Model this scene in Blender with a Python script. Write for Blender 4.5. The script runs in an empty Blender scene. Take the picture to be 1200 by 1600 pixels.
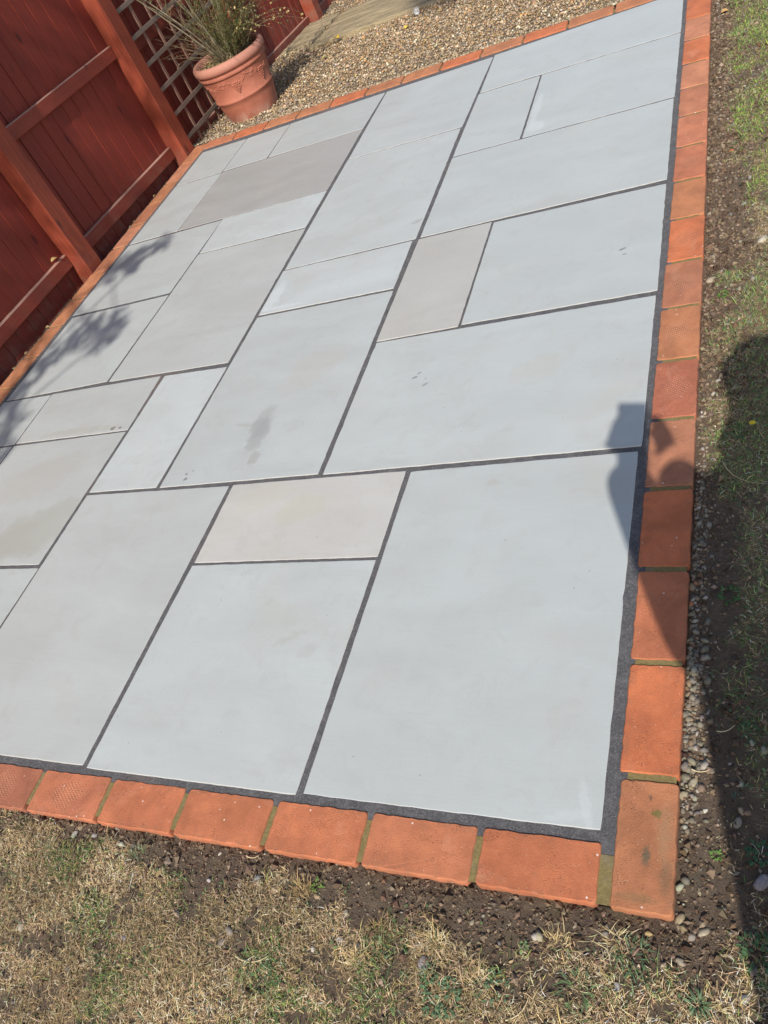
import bpy, bmesh, math, random
import numpy as np
from mathutils import Matrix, Vector, noise as mnoise

random.seed(7)
rng = np.random.default_rng(7)
scn = bpy.context.scene
COL = scn.collection

# ------------------------------------------------------------------ camera
F_PX = 1246.564
cam_d = bpy.data.cameras.new('camera')
cam_d.sensor_fit = 'VERTICAL'
cam_d.sensor_height = 36.0
cam_d.lens = F_PX / 1600.0 * 36.0
cam_d.clip_start = 0.02
cam_d.clip_end = 400
cam = bpy.data.objects.new('camera', cam_d)
COL.objects.link(cam)
CAMPOS = Vector((0.31273, -0.47757, 1.40118))
right = Vector((0.888634252, 0.262404234, -0.376129211))
down = Vector((-0.04721549, -0.763435322, -0.644156197))
fwd = Vector((-0.456179639, 0.590178386, -0.666025232))
m = Matrix.Identity(4)
for i in range(3):
    m[i][0] = right[i]; m[i][1] = -down[i]; m[i][2] = -fwd[i]; m[i][3] = CAMPOS[i]
cam.matrix_world = m
scn.camera = cam

# ------------------------------------------------------------------ sky, sun, exposure
SUN_EL = math.radians(41.8)
SUN_AZ = math.radians(13.0)               # to-sun leans this far from -Y towards +X
to_sun = Vector((math.sin(SUN_AZ) * math.cos(SUN_EL), -math.cos(SUN_AZ) * math.cos(SUN_EL), math.sin(SUN_EL)))
world = bpy.data.worlds.new('World')
scn.world = world
world.use_nodes = True
wn = world.node_tree.nodes
wn.clear()
sky = wn.new('ShaderNodeTexSky')
sky.sky_type = 'NISHITA'
sky.sun_disc = False
sky.sun_elevation = SUN_EL
sky.sun_rotation = math.atan2(to_sun.x, to_sun.y)
sky.dust_density = 1.6
bg = wn.new('ShaderNodeBackground')
bg.inputs['Strength'].default_value = 0.12
wo = wn.new('ShaderNodeOutputWorld')
world.node_tree.links.new(sky.outputs[0], bg.inputs[0])
world.node_tree.links.new(bg.outputs[0], wo.inputs[0])
sd = bpy.data.lights.new('sun', 'SUN')
sd.energy = 4.2
sd.angle = math.radians(0.53)
sd.color = (1.0, 0.945, 0.87)
sun = bpy.data.objects.new('sun', sd)
COL.objects.link(sun)
sun.rotation_euler = to_sun.to_track_quat('Z', 'Y').to_euler()
sun.location = (0, -8, 12)
vs = scn.view_settings
vs.view_transform = 'Standard'
vs.look = 'None'
vs.gamma = 1.0
vs.use_curve_mapping = False
vs.exposure = 0.36

# ------------------------------------------------------------------ helpers
def tag(o, label=None, cat=None, group=None, kind=None):
    if label: o['label'] = label
    if cat: o['category'] = cat
    if group: o['group'] = group
    if kind: o['kind'] = kind
    return o

def link(name, me, mat=None, parent=None, loc=None):
    o = bpy.data.objects.new(name, me)
    COL.objects.link(o)
    if mat is not None and me is not None and not me.materials:
        for mm in (mat if isinstance(mat, (list, tuple)) else [mat]):
            me.materials.append(mm)
    if parent is not None: o.parent = parent
    if loc is not None: o.location = loc
    return o

def empty(name, loc=(0, 0, 0), rz=0):
    o = bpy.data.objects.new(name, None)
    o.empty_display_size = 0.1
    COL.objects.link(o)
    o.location = loc
    o.rotation_euler = (0, 0, rz)
    return o

def bm_mesh(name, bm, smooth=False):
    me = bpy.data.meshes.new(name)
    bm.normal_update()
    bm.to_mesh(me)
    bm.free()
    if smooth:
        me.polygons.foreach_set('use_smooth', [True] * len(me.polygons))
    return me

def np_mesh(name, verts, faces_list, smooth=False, colors=None):
    """faces_list: list of int arrays (n,k)"""
    me = bpy.data.meshes.new(name)
    verts = np.ascontiguousarray(verts, dtype=np.float32)
    me.vertices.add(len(verts))
    me.vertices.foreach_set('co', verts.ravel())
    loops = np.concatenate([f.ravel() for f in faces_list]).astype(np.int32)
    sizes = np.concatenate([np.full(len(f), f.shape[1]) for f in faces_list]).astype(np.int32)
    starts = np.concatenate([[0], np.cumsum(sizes)[:-1]]).astype(np.int32)
    me.loops.add(len(loops))
    me.loops.foreach_set('vertex_index', loops)
    me.polygons.add(len(sizes))
    me.polygons.foreach_set('loop_start', starts)
    me.polygons.foreach_set('use_smooth', np.full(len(sizes), smooth))
    me.update(calc_edges=True)
    if colors is not None:
        a = me.color_attributes.new('Col', 'FLOAT_COLOR', 'POINT')
        c = np.ones((len(verts), 4), np.float32)
        c[:, :3] = colors
        a.data.foreach_set('color', c.ravel())
    return me

def vnoise(x, y, scale, seed=0):
    """smooth 2d value noise -> 0..1 (vectorised)"""
    r = np.random.default_rng(1000 + seed)
    T = r.random((257, 257))
    u = (np.asarray(x) / scale + 71.3); v = (np.asarray(y) / scale + 33.7)
    iu = np.floor(u).astype(int); iv = np.floor(v).astype(int)
    fu = u - iu; fv = v - iv
    fu = fu * fu * (3 - 2 * fu); fv = fv * fv * (3 - 2 * fv)
    a = T[iu % 256, iv % 256]; b = T[(iu + 1) % 256, iv % 256]
    c = T[iu % 256, (iv + 1) % 256]; d = T[(iu + 1) % 256, (iv + 1) % 256]
    return (a * (1 - fu) + b * fu) * (1 - fv) + (c * (1 - fu) + d * fu) * fv

def fbm(x, y, scale, seed=0, oct=3):
    s = 0; w = 1; t = 0
    for i in range(oct):
        s = s + w * vnoise(x, y, scale / 2 ** i, seed + i * 7); t += w; w *= 0.5
    return s / t

# ------------------------------------------------------------------ node helper
class NT:
    def __init__(self, name):
        self.mat = bpy.data.materials.new(name)
        self.mat.use_nodes = True
        self.t = self.mat.node_tree
        self.t.nodes.clear()
        self.out = self.n('ShaderNodeOutputMaterial')
        self.b = self.n('ShaderNodeBsdfPrincipled')
        self.l(self.b.outputs[0], self.out.inputs[0])
        self.b.inputs['Roughness'].default_value = 0.85
        self._tc = None
    def n(self, typ, **kw):
        nd = self.t.nodes.new(typ)
        for k, v in kw.items(): setattr(nd, k, v)
        return nd
    def l(self, a, b): self.t.links.new(a, b)
    def put(self, sock, v):
        if hasattr(v, 'is_output') or isinstance(v, bpy.types.NodeSocket): self.l(v, sock)
        elif isinstance(v, (tuple, list)) and len(v) == 3 and sock.type == 'RGBA': sock.default_value = (*v, 1)
        else: sock.default_value = v
    def obj_co(self):
        if self._tc is None: self._tc = self.n('ShaderNodeTexCoord')
        return self._tc.outputs['Object']
    def rand(self): return self.n('ShaderNodeObjectInfo').outputs['Random']
    def mapped(self, co, scale=(1, 1, 1), rot=(0, 0, 0), loc=(0, 0, 0)):
        mp = self.n('ShaderNodeMapping')
        self.l(co, mp.inputs[0])
        self.put(mp.inputs['Location'], loc)
        mp.inputs['Rotation'].default_value = rot
        mp.inputs['Scale'].default_value = scale
        return mp.outputs[0]
    def shifted(self, co):
        """object coordinates moved by a per-object random amount"""
        r = self.rand()
        v = self.n('ShaderNodeVectorMath', operation='SCALE')
        v.inputs[0].default_value = (17.3, 9.1, 5.7); self.l(r, v.inputs['Scale'])
        a = self.n('ShaderNodeVectorMath', operation='ADD')
        self.l(co, a.inputs[0]); self.l(v.outputs[0], a.inputs[1])
        return a.outputs[0]
    def noise(self, co, scale, detail=4, rough=0.55, dist=0.0):
        nd = self.n('ShaderNodeTexNoise')
        self.l(co, nd.inputs['Vector'])
        nd.inputs['Scale'].default_value = scale; nd.inputs['Detail'].default_value = detail
        nd.inputs['Roughness'].default_value = rough; nd.inputs['Distortion'].default_value = dist
        return nd.outputs[0]
    def vor(self, co, scale, out='Distance', feature='F1', rnd=1.0):
        nd = self.n('ShaderNodeTexVoronoi', feature=feature)
        self.l(co, nd.inputs['Vector']); nd.inputs['Scale'].default_value = scale
        nd.inputs['Randomness'].default_value = rnd
        return nd.outputs[out]
    def ramp(self, v, a, b, lo=0.0, hi=1.0):
        nd = self.n('ShaderNodeMapRange')
        self.l(v, nd.inputs['Value'])
        nd.inputs['From Min'].default_value = a; nd.inputs['From Max'].default_value = b
        nd.inputs['To Min'].default_value = lo; nd.inputs['To Max'].default_value = hi
        return nd.outputs[0]
    def m(self, op, a, b=0.0, clamp=False):
        nd = self.n('ShaderNodeMath', operation=op, use_clamp=clamp)
        self.put(nd.inputs[0], a); self.put(nd.inputs[1], b)
        return nd.outputs[0]
    def mix(self, f, a, b, mode='MIX'):
        nd = self.n('ShaderNodeMix', data_type='RGBA', blend_type=mode)
        self.put(nd.inputs[0], f)
        self.put(nd.inputs[6], a); self.put(nd.inputs[7], b)
        return nd.outputs[2]
    def bump(self, h, strength=0.5, dist=0.002):
        nd = self.n('ShaderNodeBump')
        nd.inputs['Strength'].default_value = strength; nd.inputs['Distance'].default_value = dist
        self.l(h, nd.inputs['Height']); self.l(nd.outputs[0], self.b.inputs['Normal'])
    def color(self, c): self.put(self.b.inputs['Base Color'], c)
    def rough(self, v): self.put(self.b.inputs['Roughness'], v)

# ------------------------------------------------------------------ materials
def slab_material(name, marks=()):
    t = NT(name)
    co = t.obj_co()
    sh = t.shifted(co)
    base = t.n('ShaderNodeObjectInfo').outputs['Color']
    n1 = t.noise(t.mapped(sh, (1.2, 3.2, 1), (0, 0, 0.5)), 2.2, 5, 0.55, 0.6)
    c = t.mix(t.ramp(n1, 0.35, 0.7), t.mix(1.0, base, (0.955, 0.95, 0.945), 'MULTIPLY'), t.mix(1.0, base, (1.03, 1.035, 1.04), 'MULTIPLY'))
    n2 = t.noise(sh, 3.1, 4, 0.6, 0.4)
    c = t.mix(t.ramp(n2, 0.55, 0.78, 0, 0.38), c, (0.395, 0.365, 0.31))
    # faint directional grain of the sawn and honed face
    n3 = t.noise(t.mapped(sh, (3, 60, 1), (0, 0, 0.12)), 4, 3, 0.6)
    c = t.mix(t.ramp(n3, 0.3, 0.7, 0, 0.12), c, (0.52, 0.53, 0.52))
    # soft footmarks and traffic dust, then fine grit in the face
    fm = t.noise(t.mapped(sh, (1, 1, 1), (0, 0, 0.7)), 13, 6, 0.68, 0.9)
    c = t.mix(t.ramp(fm, 0.52, 0.74, 0, 0.34), c, (0.335, 0.325, 0.295))
    fg = t.noise(sh, 420, 3, 0.75)
    c = t.mix(t.ramp(fg, 0.35, 0.65, 0, 0.28), c, t.mix(1.0, c, (0.72, 0.72, 0.71), 'MULTIPLY'))
    # small mineral specks and bits of dirt, in loose clusters
    v = t.vor(sh, 210, rnd=1)
    cl = t.noise(sh, 7, 3, 0.6)
    sp = t.m('MULTIPLY', t.ramp(v, 0.16, 0.10), t.ramp(cl, 0.60, 0.72))
    c = t.mix(t.m('MULTIPLY', sp, 0.50), c, (0.15, 0.14, 0.12))
    v2 = t.vor(sh, 17, rnd=1)
    c = t.mix(t.ramp(v2, 0.045, 0.03, 0, 0.5), c, (0.17, 0.16, 0.15))
    # per-slab dirt and damp, and pale glints painted into the colour
    for (x, y, rx, ry, rot, col, st, warp) in marks:
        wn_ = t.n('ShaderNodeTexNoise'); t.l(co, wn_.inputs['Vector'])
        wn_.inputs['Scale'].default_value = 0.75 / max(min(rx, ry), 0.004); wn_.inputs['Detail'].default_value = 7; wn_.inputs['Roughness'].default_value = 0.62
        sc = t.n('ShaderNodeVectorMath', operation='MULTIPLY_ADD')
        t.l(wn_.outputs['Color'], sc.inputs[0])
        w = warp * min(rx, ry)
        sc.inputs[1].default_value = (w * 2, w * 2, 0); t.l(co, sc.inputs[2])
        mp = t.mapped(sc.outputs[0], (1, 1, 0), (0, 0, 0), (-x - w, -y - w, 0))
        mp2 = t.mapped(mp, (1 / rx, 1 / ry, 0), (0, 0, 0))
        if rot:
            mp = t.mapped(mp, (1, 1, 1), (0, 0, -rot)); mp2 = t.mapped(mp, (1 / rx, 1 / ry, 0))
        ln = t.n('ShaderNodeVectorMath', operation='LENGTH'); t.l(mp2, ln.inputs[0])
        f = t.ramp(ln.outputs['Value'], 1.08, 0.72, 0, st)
        if min(rx, ry) > 0.02:      # rim just inside the edge: tide line of a stain, firm edge of a glint
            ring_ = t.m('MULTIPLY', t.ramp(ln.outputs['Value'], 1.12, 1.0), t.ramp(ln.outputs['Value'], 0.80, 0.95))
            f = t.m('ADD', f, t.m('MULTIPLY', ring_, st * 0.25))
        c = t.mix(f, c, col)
    t.color(c)
    t.rough(t.ramp(n1, 0.3, 0.7, 0.40, 0.56))
    t.b.inputs['Specular IOR Level'].default_value = 0.42
    h = t.noise(sh, 90, 6, 0.7)
    h2 = t.noise(sh, 9, 3, 0.5)
    t.bump(t.m('ADD', t.m('MULTIPLY', h, 0.25), t.m('MULTIPLY', h2, 2.2)), 0.22, 0.0018)
    return t.mat

def mat_slab_edge():
    t = NT('sawn_stone_edge')
    co = t.obj_co()
    n = t.noise(co, 40, 4, 0.7)
    t.color(t.mix(t.ramp(n, 0.35, 0.65), (0.30, 0.28, 0.25), (0.44, 0.43, 0.40)))
    t.rough(0.8)
    t.bump(n, 0.5, 0.001)
    return t.mat

def mat_joint():
    t = NT('charcoal_jointing')
    co = t.obj_co()
    n = t.noise(co, 330, 4, 0.8)
    v = t.vor(co, 420, out='Color')
    c = t.mix(t.ramp(n, 0.35, 0.68), (0.045, 0.044, 0.046), (0.135, 0.130, 0.132))
    s = t.n('ShaderNodeSeparateColor'); t.l(v, s.inputs[0])
    c = t.mix(t.ramp(s.outputs[0], 0.80, 0.90, 0, 0.45), c, (0.20, 0.19, 0.19))
    big = t.noise(co, 2.3, 3, 0.5)
    c = t.mix(t.ramp(big, 0.58, 0.70, 0, 0.40), c, (0.20, 0.135, 0.105))
    md = t.noise(co, 26, 5, 0.7)
    c = t.mix(t.ramp(md, 0.50, 0.72, 0, 0.45), c, (0.20, 0.195, 0.19))
    c = t.mix(t.ramp(md, 0.45, 0.28, 0, 0.45), c, (0.035, 0.035, 0.037))
    t.color(c)
    t.rough(0.9)
    t.bump(n, 1.0, 0.003)
    return t.mat

def mat_mortar():
    t = NT('sand_mortar')
    co = t.obj_co()
    n = t.noise(co, 160, 5, 0.75)
    n2 = t.noise(co, 14, 3, 0.6)
    c = t.mix(t.ramp(n, 0.3, 0.7), (0.120, 0.090, 0.030), (0.235, 0.180, 0.072))
    c = t.mix(t.ramp(n2, 0.55, 0.75, 0, 0.5), c, (0.20, 0.19, 0.16))
    t.color(c)
    t.rough(0.95)
    t.bump(n, 0.8, 0.002)
    return t.mat

def mat_brick(name='orange_brick', marks=()):
    t = NT(name)
    co = t.obj_co()
    sh = t.shifted(co)
    oi = t.n('ShaderNodeObjectInfo')
    base = oi.outputs['Color']
    n1 = t.noise(sh, 14, 5, 0.6, 0.3)
    c = t.mix(t.ramp(n1, 0.35, 0.7), t.mix(1.0, base, (0.84, 0.80, 0.78), 'MULTIPLY'), t.mix(1.0, base, (1.26, 1.22, 1.18), 'MULTIPLY'))
    n2 = t.noise(sh, 34, 5, 0.7, 0.5)
    c = t.mix(t.ramp(n2, 0.58, 0.76, 0, 0.45), c, (0.30, 0.14, 0.080))
    # grey-green grime blotches
    n4 = t.noise(sh, 18, 6, 0.75, 0.8)
    c = t.mix(t.ramp(n4, 0.645, 0.72, 0, 0.55), c, (0.13, 0.090, 0.052))
    # dark grit pits
    v = t.vor(sh, 260)
    cl = t.noise(sh, 24, 3, 0.6)
    pit = t.m('MULTIPLY', t.ramp(v, 0.30, 0.14), t.ramp(cl, 0.50, 0.68))
    mic = t.noise(sh, 520, 3, 0.8)
    c = t.mix(t.ramp(mic, 0.52, 0.68, 0, 0.42), c, t.mix(1.0, c, (0.50, 0.42, 0.40), 'MULTIPLY'))
    c = t.mix(t.ramp(mic, 0.46, 0.34, 0, 0.30), c, t.mix(1.0, c, (1.35, 1.5, 1.6), 'MULTIPLY'))
    c = t.mix(t.m('MULTIPLY', pit, 0.50), c, (0.14, 0.045, 0.024))
    vs2 = t.n('ShaderNodeTexVoronoi'); t.l(sh, vs2.inputs['Vector']); vs2.inputs['Scale'].default_value = 230
    se2 = t.n('ShaderNodeSeparateColor'); t.l(vs2.outputs['Color'], se2.inputs[0])
    c = t.mix(t.m('MULTIPLY', t.m('MULTIPLY', t.ramp(vs2.outputs['Distance'], 0.30, 0.12), t.ramp(se2.outputs[0], 0.93, 0.95)), 0.6), c, (0.62, 0.40, 0.28))
    # splashed soil towards the outer edge
    bs = t.n('ShaderNodeSeparateXYZ'); t.l(co, bs.inputs[0])
    eg = t.m('MULTIPLY', t.ramp(t.m('ABSOLUTE', bs.outputs[1]), 0.030, 0.052), t.ramp(t.noise(sh, 55, 6, 0.75), 0.48, 0.66))
    c = t.mix(t.m('MULTIPLY', eg, 0.55), c, (0.20, 0.115, 0.065))
    # white lime flecks
    vw = t.n('ShaderNodeTexVoronoi'); t.l(sh, vw.inputs['Vector']); vw.inputs['Scale'].default_value = 95
    se = t.n('ShaderNodeSeparateColor'); t.l(vw.outputs['Color'], se.inputs[0])
    fl = t.m('MULTIPLY', t.ramp(vw.outputs['Distance'], 0.21, 0.14), t.ramp(se.outputs[0], 0.955, 0.96))
    c = t.mix(t.m('MULTIPLY', fl, 0.9), c, (0.72, 0.60, 0.52))
    # pale wash of dried slurry
    n5 = t.noise(t.mapped(sh, (1, 2, 1)), 9, 4, 0.6)
    c = t.mix(t.ramp(n5, 0.62, 0.80, 0, 0.30), c, (0.55, 0.33, 0.22))
    for (x, y, rx, ry, colr, st) in marks:
        wn_ = t.n('ShaderNodeTexNoise'); t.l(co, wn_.inputs['Vector']); wn_.inputs['Scale'].default_value = 190; wn_.inputs['Detail'].default_value = 7
        w = 1.3 * min(rx, ry)
        sc = t.n('ShaderNodeVectorMath', operation='MULTIPLY_ADD'); t.l(wn_.outputs['Color'], sc.inputs[0]); sc.inputs[1].default_value = (2 * w, 2 * w, 0); t.l(co, sc.inputs[2])
        ln = t.n('ShaderNodeVectorMath', operation='LENGTH'); t.l(t.mapped(t.mapped(sc.outputs[0], loc=(-x - w, -y - w, 0)), (1 / rx, 1 / ry, 0)), ln.inputs[0])
        c = t.mix(t.ramp(ln.outputs['Value'], 1.3, 0.5, 0, st), c, colr)
    # dimple pattern pressed in some bricks (object alpha switches it)
    rot = t.mapped(co, (1, 1, 0), (0, 0, 0.62))
    vd = t.vor(rot, 150, rnd=0.12)
    ml = t.n('ShaderNodeVectorMath', operation='LENGTH'); t.l(t.mapped(co, (1 / 0.045, 1 / 0.036, 0)), ml.inputs[0])
    edge_n = t.noise(sh, 30, 3, 0.6)
    mask = t.ramp(t.m('ADD', ml.outputs['Value'], edge_n), 1.65, 1.15)
    dots = t.m('MULTIPLY', t.m('MULTIPLY', t.ramp(vd, 0.30, 0.18), mask), t.ramp(oi.outputs['Alpha'], 0.6, 0.4))
    c = t.mix(t.m('MULTIPLY', dots, 0.6), c, (0.66, 0.36, 0.22))
    t.color(c)
    t.rough(0.88)
    h = t.noise(sh, 300, 6, 0.8)
    hh = t.m('SUBTRACT', t.m('ADD', t.m('MULTIPLY', h, 0.7), t.m('MULTIPLY', n1, 1.2)), t.m('ADD', t.m('MULTIPLY', pit, 0.9), t.m('MULTIPLY', dots, 0.6)))
    t.bump(t.m('ADD', hh, t.m('MULTIPLY', mic, 0.5)), 0.95, 0.0020)
    return t.mat

def mat_soil():
    t = NT('soil')
    co = t.obj_co()
    n = t.noise(co, 55, 6, 0.75)
    n2 = t.noise(co, 9, 4, 0.6)
    c = t.mix(t.ramp(n, 0.3, 0.72), (0.085, 0.056, 0.037), (0.215, 0.152, 0.102))
    c = t.mix(t.ramp(n2, 0.45, 0.7, 0, 0.6), c, (0.175, 0.135, 0.085))
    n3 = t.noise(co, 4.5, 3, 0.6)
    c = t.mix(t.ramp(n3, 0.55, 0.7, 0, 0.35), c, (0.12, 0.11, 0.035))
    # beyond the worked strip the sheet carries matted thatch
    a_ = t.n('ShaderNodeAttribute'); a_.attribute_name = 'Col'
    th = t.noise(co, 130, 6, 0.8, 0.6)
    thc = t.mix(t.ramp(th, 0.32, 0.68), (0.13, 0.09, 0.045), (0.40, 0.30, 0.17))
    c = t.mix(t.m('MULTIPLY', a_.outputs['Fac'], 0.80), c, thc)
    t.color(c)
    t.rough(0.95)
    t.bump(t.noise(co, 120, 8, 0.85), 1.0, 0.010)
    return t.mat

def mat_wood(name, dark, mid, pale, grain=(26, 26, 1.1), wear=0.25, wearcol=(0.38, 0.27, 0.24), rough=0.72, knots=True):
    t = NT(name)
    co = t.obj_co()
    sh = t.shifted(co)
    g = t.noise(t.mapped(sh, grain), 3.0, 6, 0.65, 0.35)
    fine = t.noise(t.mapped(sh, (grain[0] * 5, grain[1] * 5, grain[2] * 2)), 4.0, 4, 0.7)
    c = t.mix(t.ramp(g, 0.3, 0.7), dark, mid)
    r = t.rand()
    c = t.mix(t.ramp(r, 0, 1, 0.0, 0.30), c, pale)
    c = t.mix(t.ramp(fine, 0.62, 0.75, 0, wear), c, wearcol)
    if knots:
        kv = t.vor(t.mapped(sh, (7, 7, 2.6)), 1.0)
        c = t.mix(t.ramp(kv, 0.10, 0.05, 0, 0.8), c, tuple(x_ * 0.35 for x_ in dark))
    wz = t.n('ShaderNodeSeparateXYZ'); gp = t.n('ShaderNodeNewGeometry'); t.l(gp.outputs['Position'], wz.inputs[0])
    spl = t.m('MULTIPLY', t.ramp(wz.outputs[2], 0.16, -0.05), t.ramp(t.noise(sh, 16, 5, 0.7), 0.42, 0.66))
    c = t.mix(t.m('MULTIPLY', spl, 0.45), c, (0.20, 0.14, 0.10))
    b = t.noise(sh, 5, 4, 0.6)
    c = t.mix(t.ramp(b, 0.55, 0.75, 0, 0.35), c, dark)
    t.color(c)
    t.rough(rough)
    t.bump(t.m('ADD', t.m('MULTIPLY', g, 0.8), t.m('MULTIPLY', fine, 0.6)), 0.8, 0.0025)
    return t.mat

def mat_attr(name, rough=0.8, bump=0.0, spec=0.3, trans=0.0, noise_amt=0.0, noise_scale=60):
    t = NT(name)
    a = t.n('ShaderNodeAttribute'); a.attribute_name = 'Col'
    c = a.outputs['Color']
    if noise_amt:
        n = t.noise(t.obj_co(), noise_scale, 5, 0.7)
        c = t.mix(t.ramp(n, 0.3, 0.7, 0, noise_amt), c, t.mix(1.0, c, (0.45, 0.42, 0.38), 'MULTIPLY'))
    t.color(c)
    t.rough(rough)
    t.b.inputs['Specular IOR Level'].default_value = spec
    if trans:
        tr = t.n('ShaderNodeBsdfTranslucent'); t.l(c, tr.inputs[0])
        ms = t.n('ShaderNodeMixShader'); ms.inputs[0].default_value = trans
        t.l(t.b.outputs[0], ms.inputs[1]); t.l(tr.outputs[0], ms.inputs[2]); t.l(ms.outputs[0], t.out.inputs[0])
    if bump:
        t.bump(t.noise(t.obj_co(), 250, 4, 0.7), bump, 0.002)
    return t.mat

def mat_plain(name, col, rough=0.8, var=0.25, scale=20, bump=0.4, dist=0.002, col2=None):
    t = NT(name)
    co = t.shifted(t.obj_co())
    n = t.noise(co, scale, 5, 0.65)
    d = col2 if col2 else tuple(x * (1 - var) for x in col)
    t.color(t.mix(t.ramp(n, 0.3, 0.7), d, col))
    t.rough(rough)
    t.bump(t.noise(co, scale * 5, 5, 0.7), bump, dist)
    return t.mat

def mat_terracotta():
    t = NT('terracotta')
    co = t.obj_co()
    n = t.noise(co, 11, 5, 0.6, 0.3)
    c = t.mix(t.ramp(n, 0.3, 0.7), (0.285, 0.088, 0.050), (0.39, 0.135, 0.082))
    n2 = t.noise(t.mapped(co, (1, 1, 0.45)), 22, 5, 0.7)
    c = t.mix(t.ramp(n2, 0.56, 0.76, 0, 0.30), c, (0.46, 0.24, 0.165))
    # lime bloom low on the wall
    sp = t.n('ShaderNodeSeparateXYZ'); t.l(co, sp.inputs[0])
    lo = t.m('MULTIPLY', t.ramp(sp.outputs[2], 0.07, 0.0), t.ramp(n2, 0.40, 0.62))
    c = t.mix(t.m('MULTIPLY', lo, 0.6), c, (0.50, 0.40, 0.32))
    n6 = t.noise(t.mapped(co, (1, 1, 0.5)), 9, 6, 0.7, 0.6)
    c = t.mix(t.ramp(n6, 0.52, 0.70, 0, 0.40), c, (0.24, 0.085, 0.05))
    # scuffs and dirt streaks on the rim
    n3 = t.noise(t.mapped(co, (1, 1, 0.3)), 60, 5, 0.75, 1.0)
    hi = t.m('MULTIPLY', t.ramp(sp.outputs[2], 0.28, 0.31), t.ramp(n3, 0.62, 0.68))
    c = t.mix(t.m('MULTIPLY', hi, 0.55), c, (0.16, 0.08, 0.06))
    rimw = t.m('MULTIPLY', t.ramp(sp.outputs[2], 0.305, 0.335), 0.55)
    c = t.mix(rimw, c, (0.42, 0.215, 0.16))
    t.color(c)
    t.rough(0.75)
    t.bump(t.noise(co, 120, 5, 0.7), 0.4, 0.001)
    return t.mat

M = {}
M['slab_edge'] = mat_slab_edge()
M['joint'] = mat_joint()
M['mortar'] = mat_mortar()
M['brick'] = mat_brick()
M['soil'] = mat_soil()
M['post'] = mat_wood('red_stained_post', (0.15, 0.023, 0.009), (0.28, 0.048, 0.018), (0.31, 0.058, 0.022), wear=0.16, wearcol=(0.32, 0.11, 0.07))
M['rail'] = mat_wood('red_stained_rail', (0.15, 0.021, 0.011), (0.24, 0.038, 0.018), (0.28, 0.050, 0.024), grain=(26, 1.1, 26), wear=0.35, wearcol=(0.40, 0.24, 0.20))
M['worn_lit'] = mat_wood('worn_sunlit_rail_top', (0.25, 0.095, 0.06), (0.42, 0.25, 0.19), (0.46, 0.30, 0.24), grain=(26, 1.1, 26), wear=0.5, wearcol=(0.50, 0.40, 0.34))  # rail top: wear, with its sunlit paleness put into the colour
M['board'] = mat_wood('red_stained_board', (0.13, 0.014, 0.007), (0.22, 0.025, 0.011), (0.26, 0.034, 0.015), wear=0.15, wearcol=(0.32, 0.09, 0.05))
M['lath_v'] = mat_wood('weathered_lath', (0.16, 0.075, 0.055), (0.26, 0.145, 0.105), (0.30, 0.17, 0.12), grain=(60, 60, 3), wear=0.5, wearcol=(0.36, 0.29, 0.22))
M['lath_h'] = mat_wood('weathered_lath_cross', (0.12, 0.085, 0.065), (0.25, 0.185, 0.145), (0.28, 0.2, 0.15), grain=(60, 3, 60), wear=0.5, wearcol=(0.40, 0.34, 0.28))
M['stone'] = mat_attr('flint_gravel', 0.75, 0.5, 0.3, 0, 0.6, 160)
M['crumb'] = mat_attr('soil_crumb', 0.95, 0.5, 0.1)
M['dry'] = mat_attr('dry_grass_blade', 0.7, 0, 0.25, 0.2)
M['green'] = mat_attr('green_grass_blade', 0.6, 0, 0.35, 0.3)
M['leaf'] = mat_attr('leafy_green', 0.6, 0, 0.3, 0.3)
M['terracotta'] = mat_terracotta()
M['gravelbed'] = mat_plain('gravel_bed_sand', (0.34, 0.26, 0.16), 0.9, 0.5, 90, 1.0, 0.006, (0.11, 0.08, 0.05))

# ------------------------------------------------------------------ ground
def ground_h(x, y):
    x = np.asarray(x, float); y = np.asarray(y, float)
    near = -0.016 + 0.010 * (fbm(x, y, 0.16, 1) - 0.5) + 0.0065 * (fbm(x, y, 0.03, 2) - 0.5) + 0.0032 * (vnoise(x, y, 0.009, 3) - 0.5)
    # lawn sits a touch higher than the worked strip
    dist = np.maximum(np.maximum(-0.112 - y, x - 0.118 + 0.0085 * np.maximum(y - 1.7, 0)), 0)
    near = near + np.clip((dist - 0.06) / 0.15, 0, 1) * 0.010
    # worn trench right against the bricks
    near = near - np.clip(1 - dist / 0.03, 0, 1) * 0.004
    h = near
    inside = (x > -2.86) & (x < 0.105 - 0.0085 * np.maximum(y - 1.7, 0) - 0.006 * (y > 1.7)) & (y > -0.105) & (y < 3.86)
    h = np.where(inside, -0.06, h)
    fence_gap = (x <= -2.86) & (y > -0.2) & (y < 3.9)
    h = np.where(fence_gap, -0.045 + 0.012 * (fbm(x, y, 0.05, 5) - 0.5), h)
    grav = (x < 0.11) & (y >= 3.86)
    h = np.where(grav, -0.05 - 0.05 * np.clip((y - 4.0), 0, 3), h)
    return h

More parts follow.
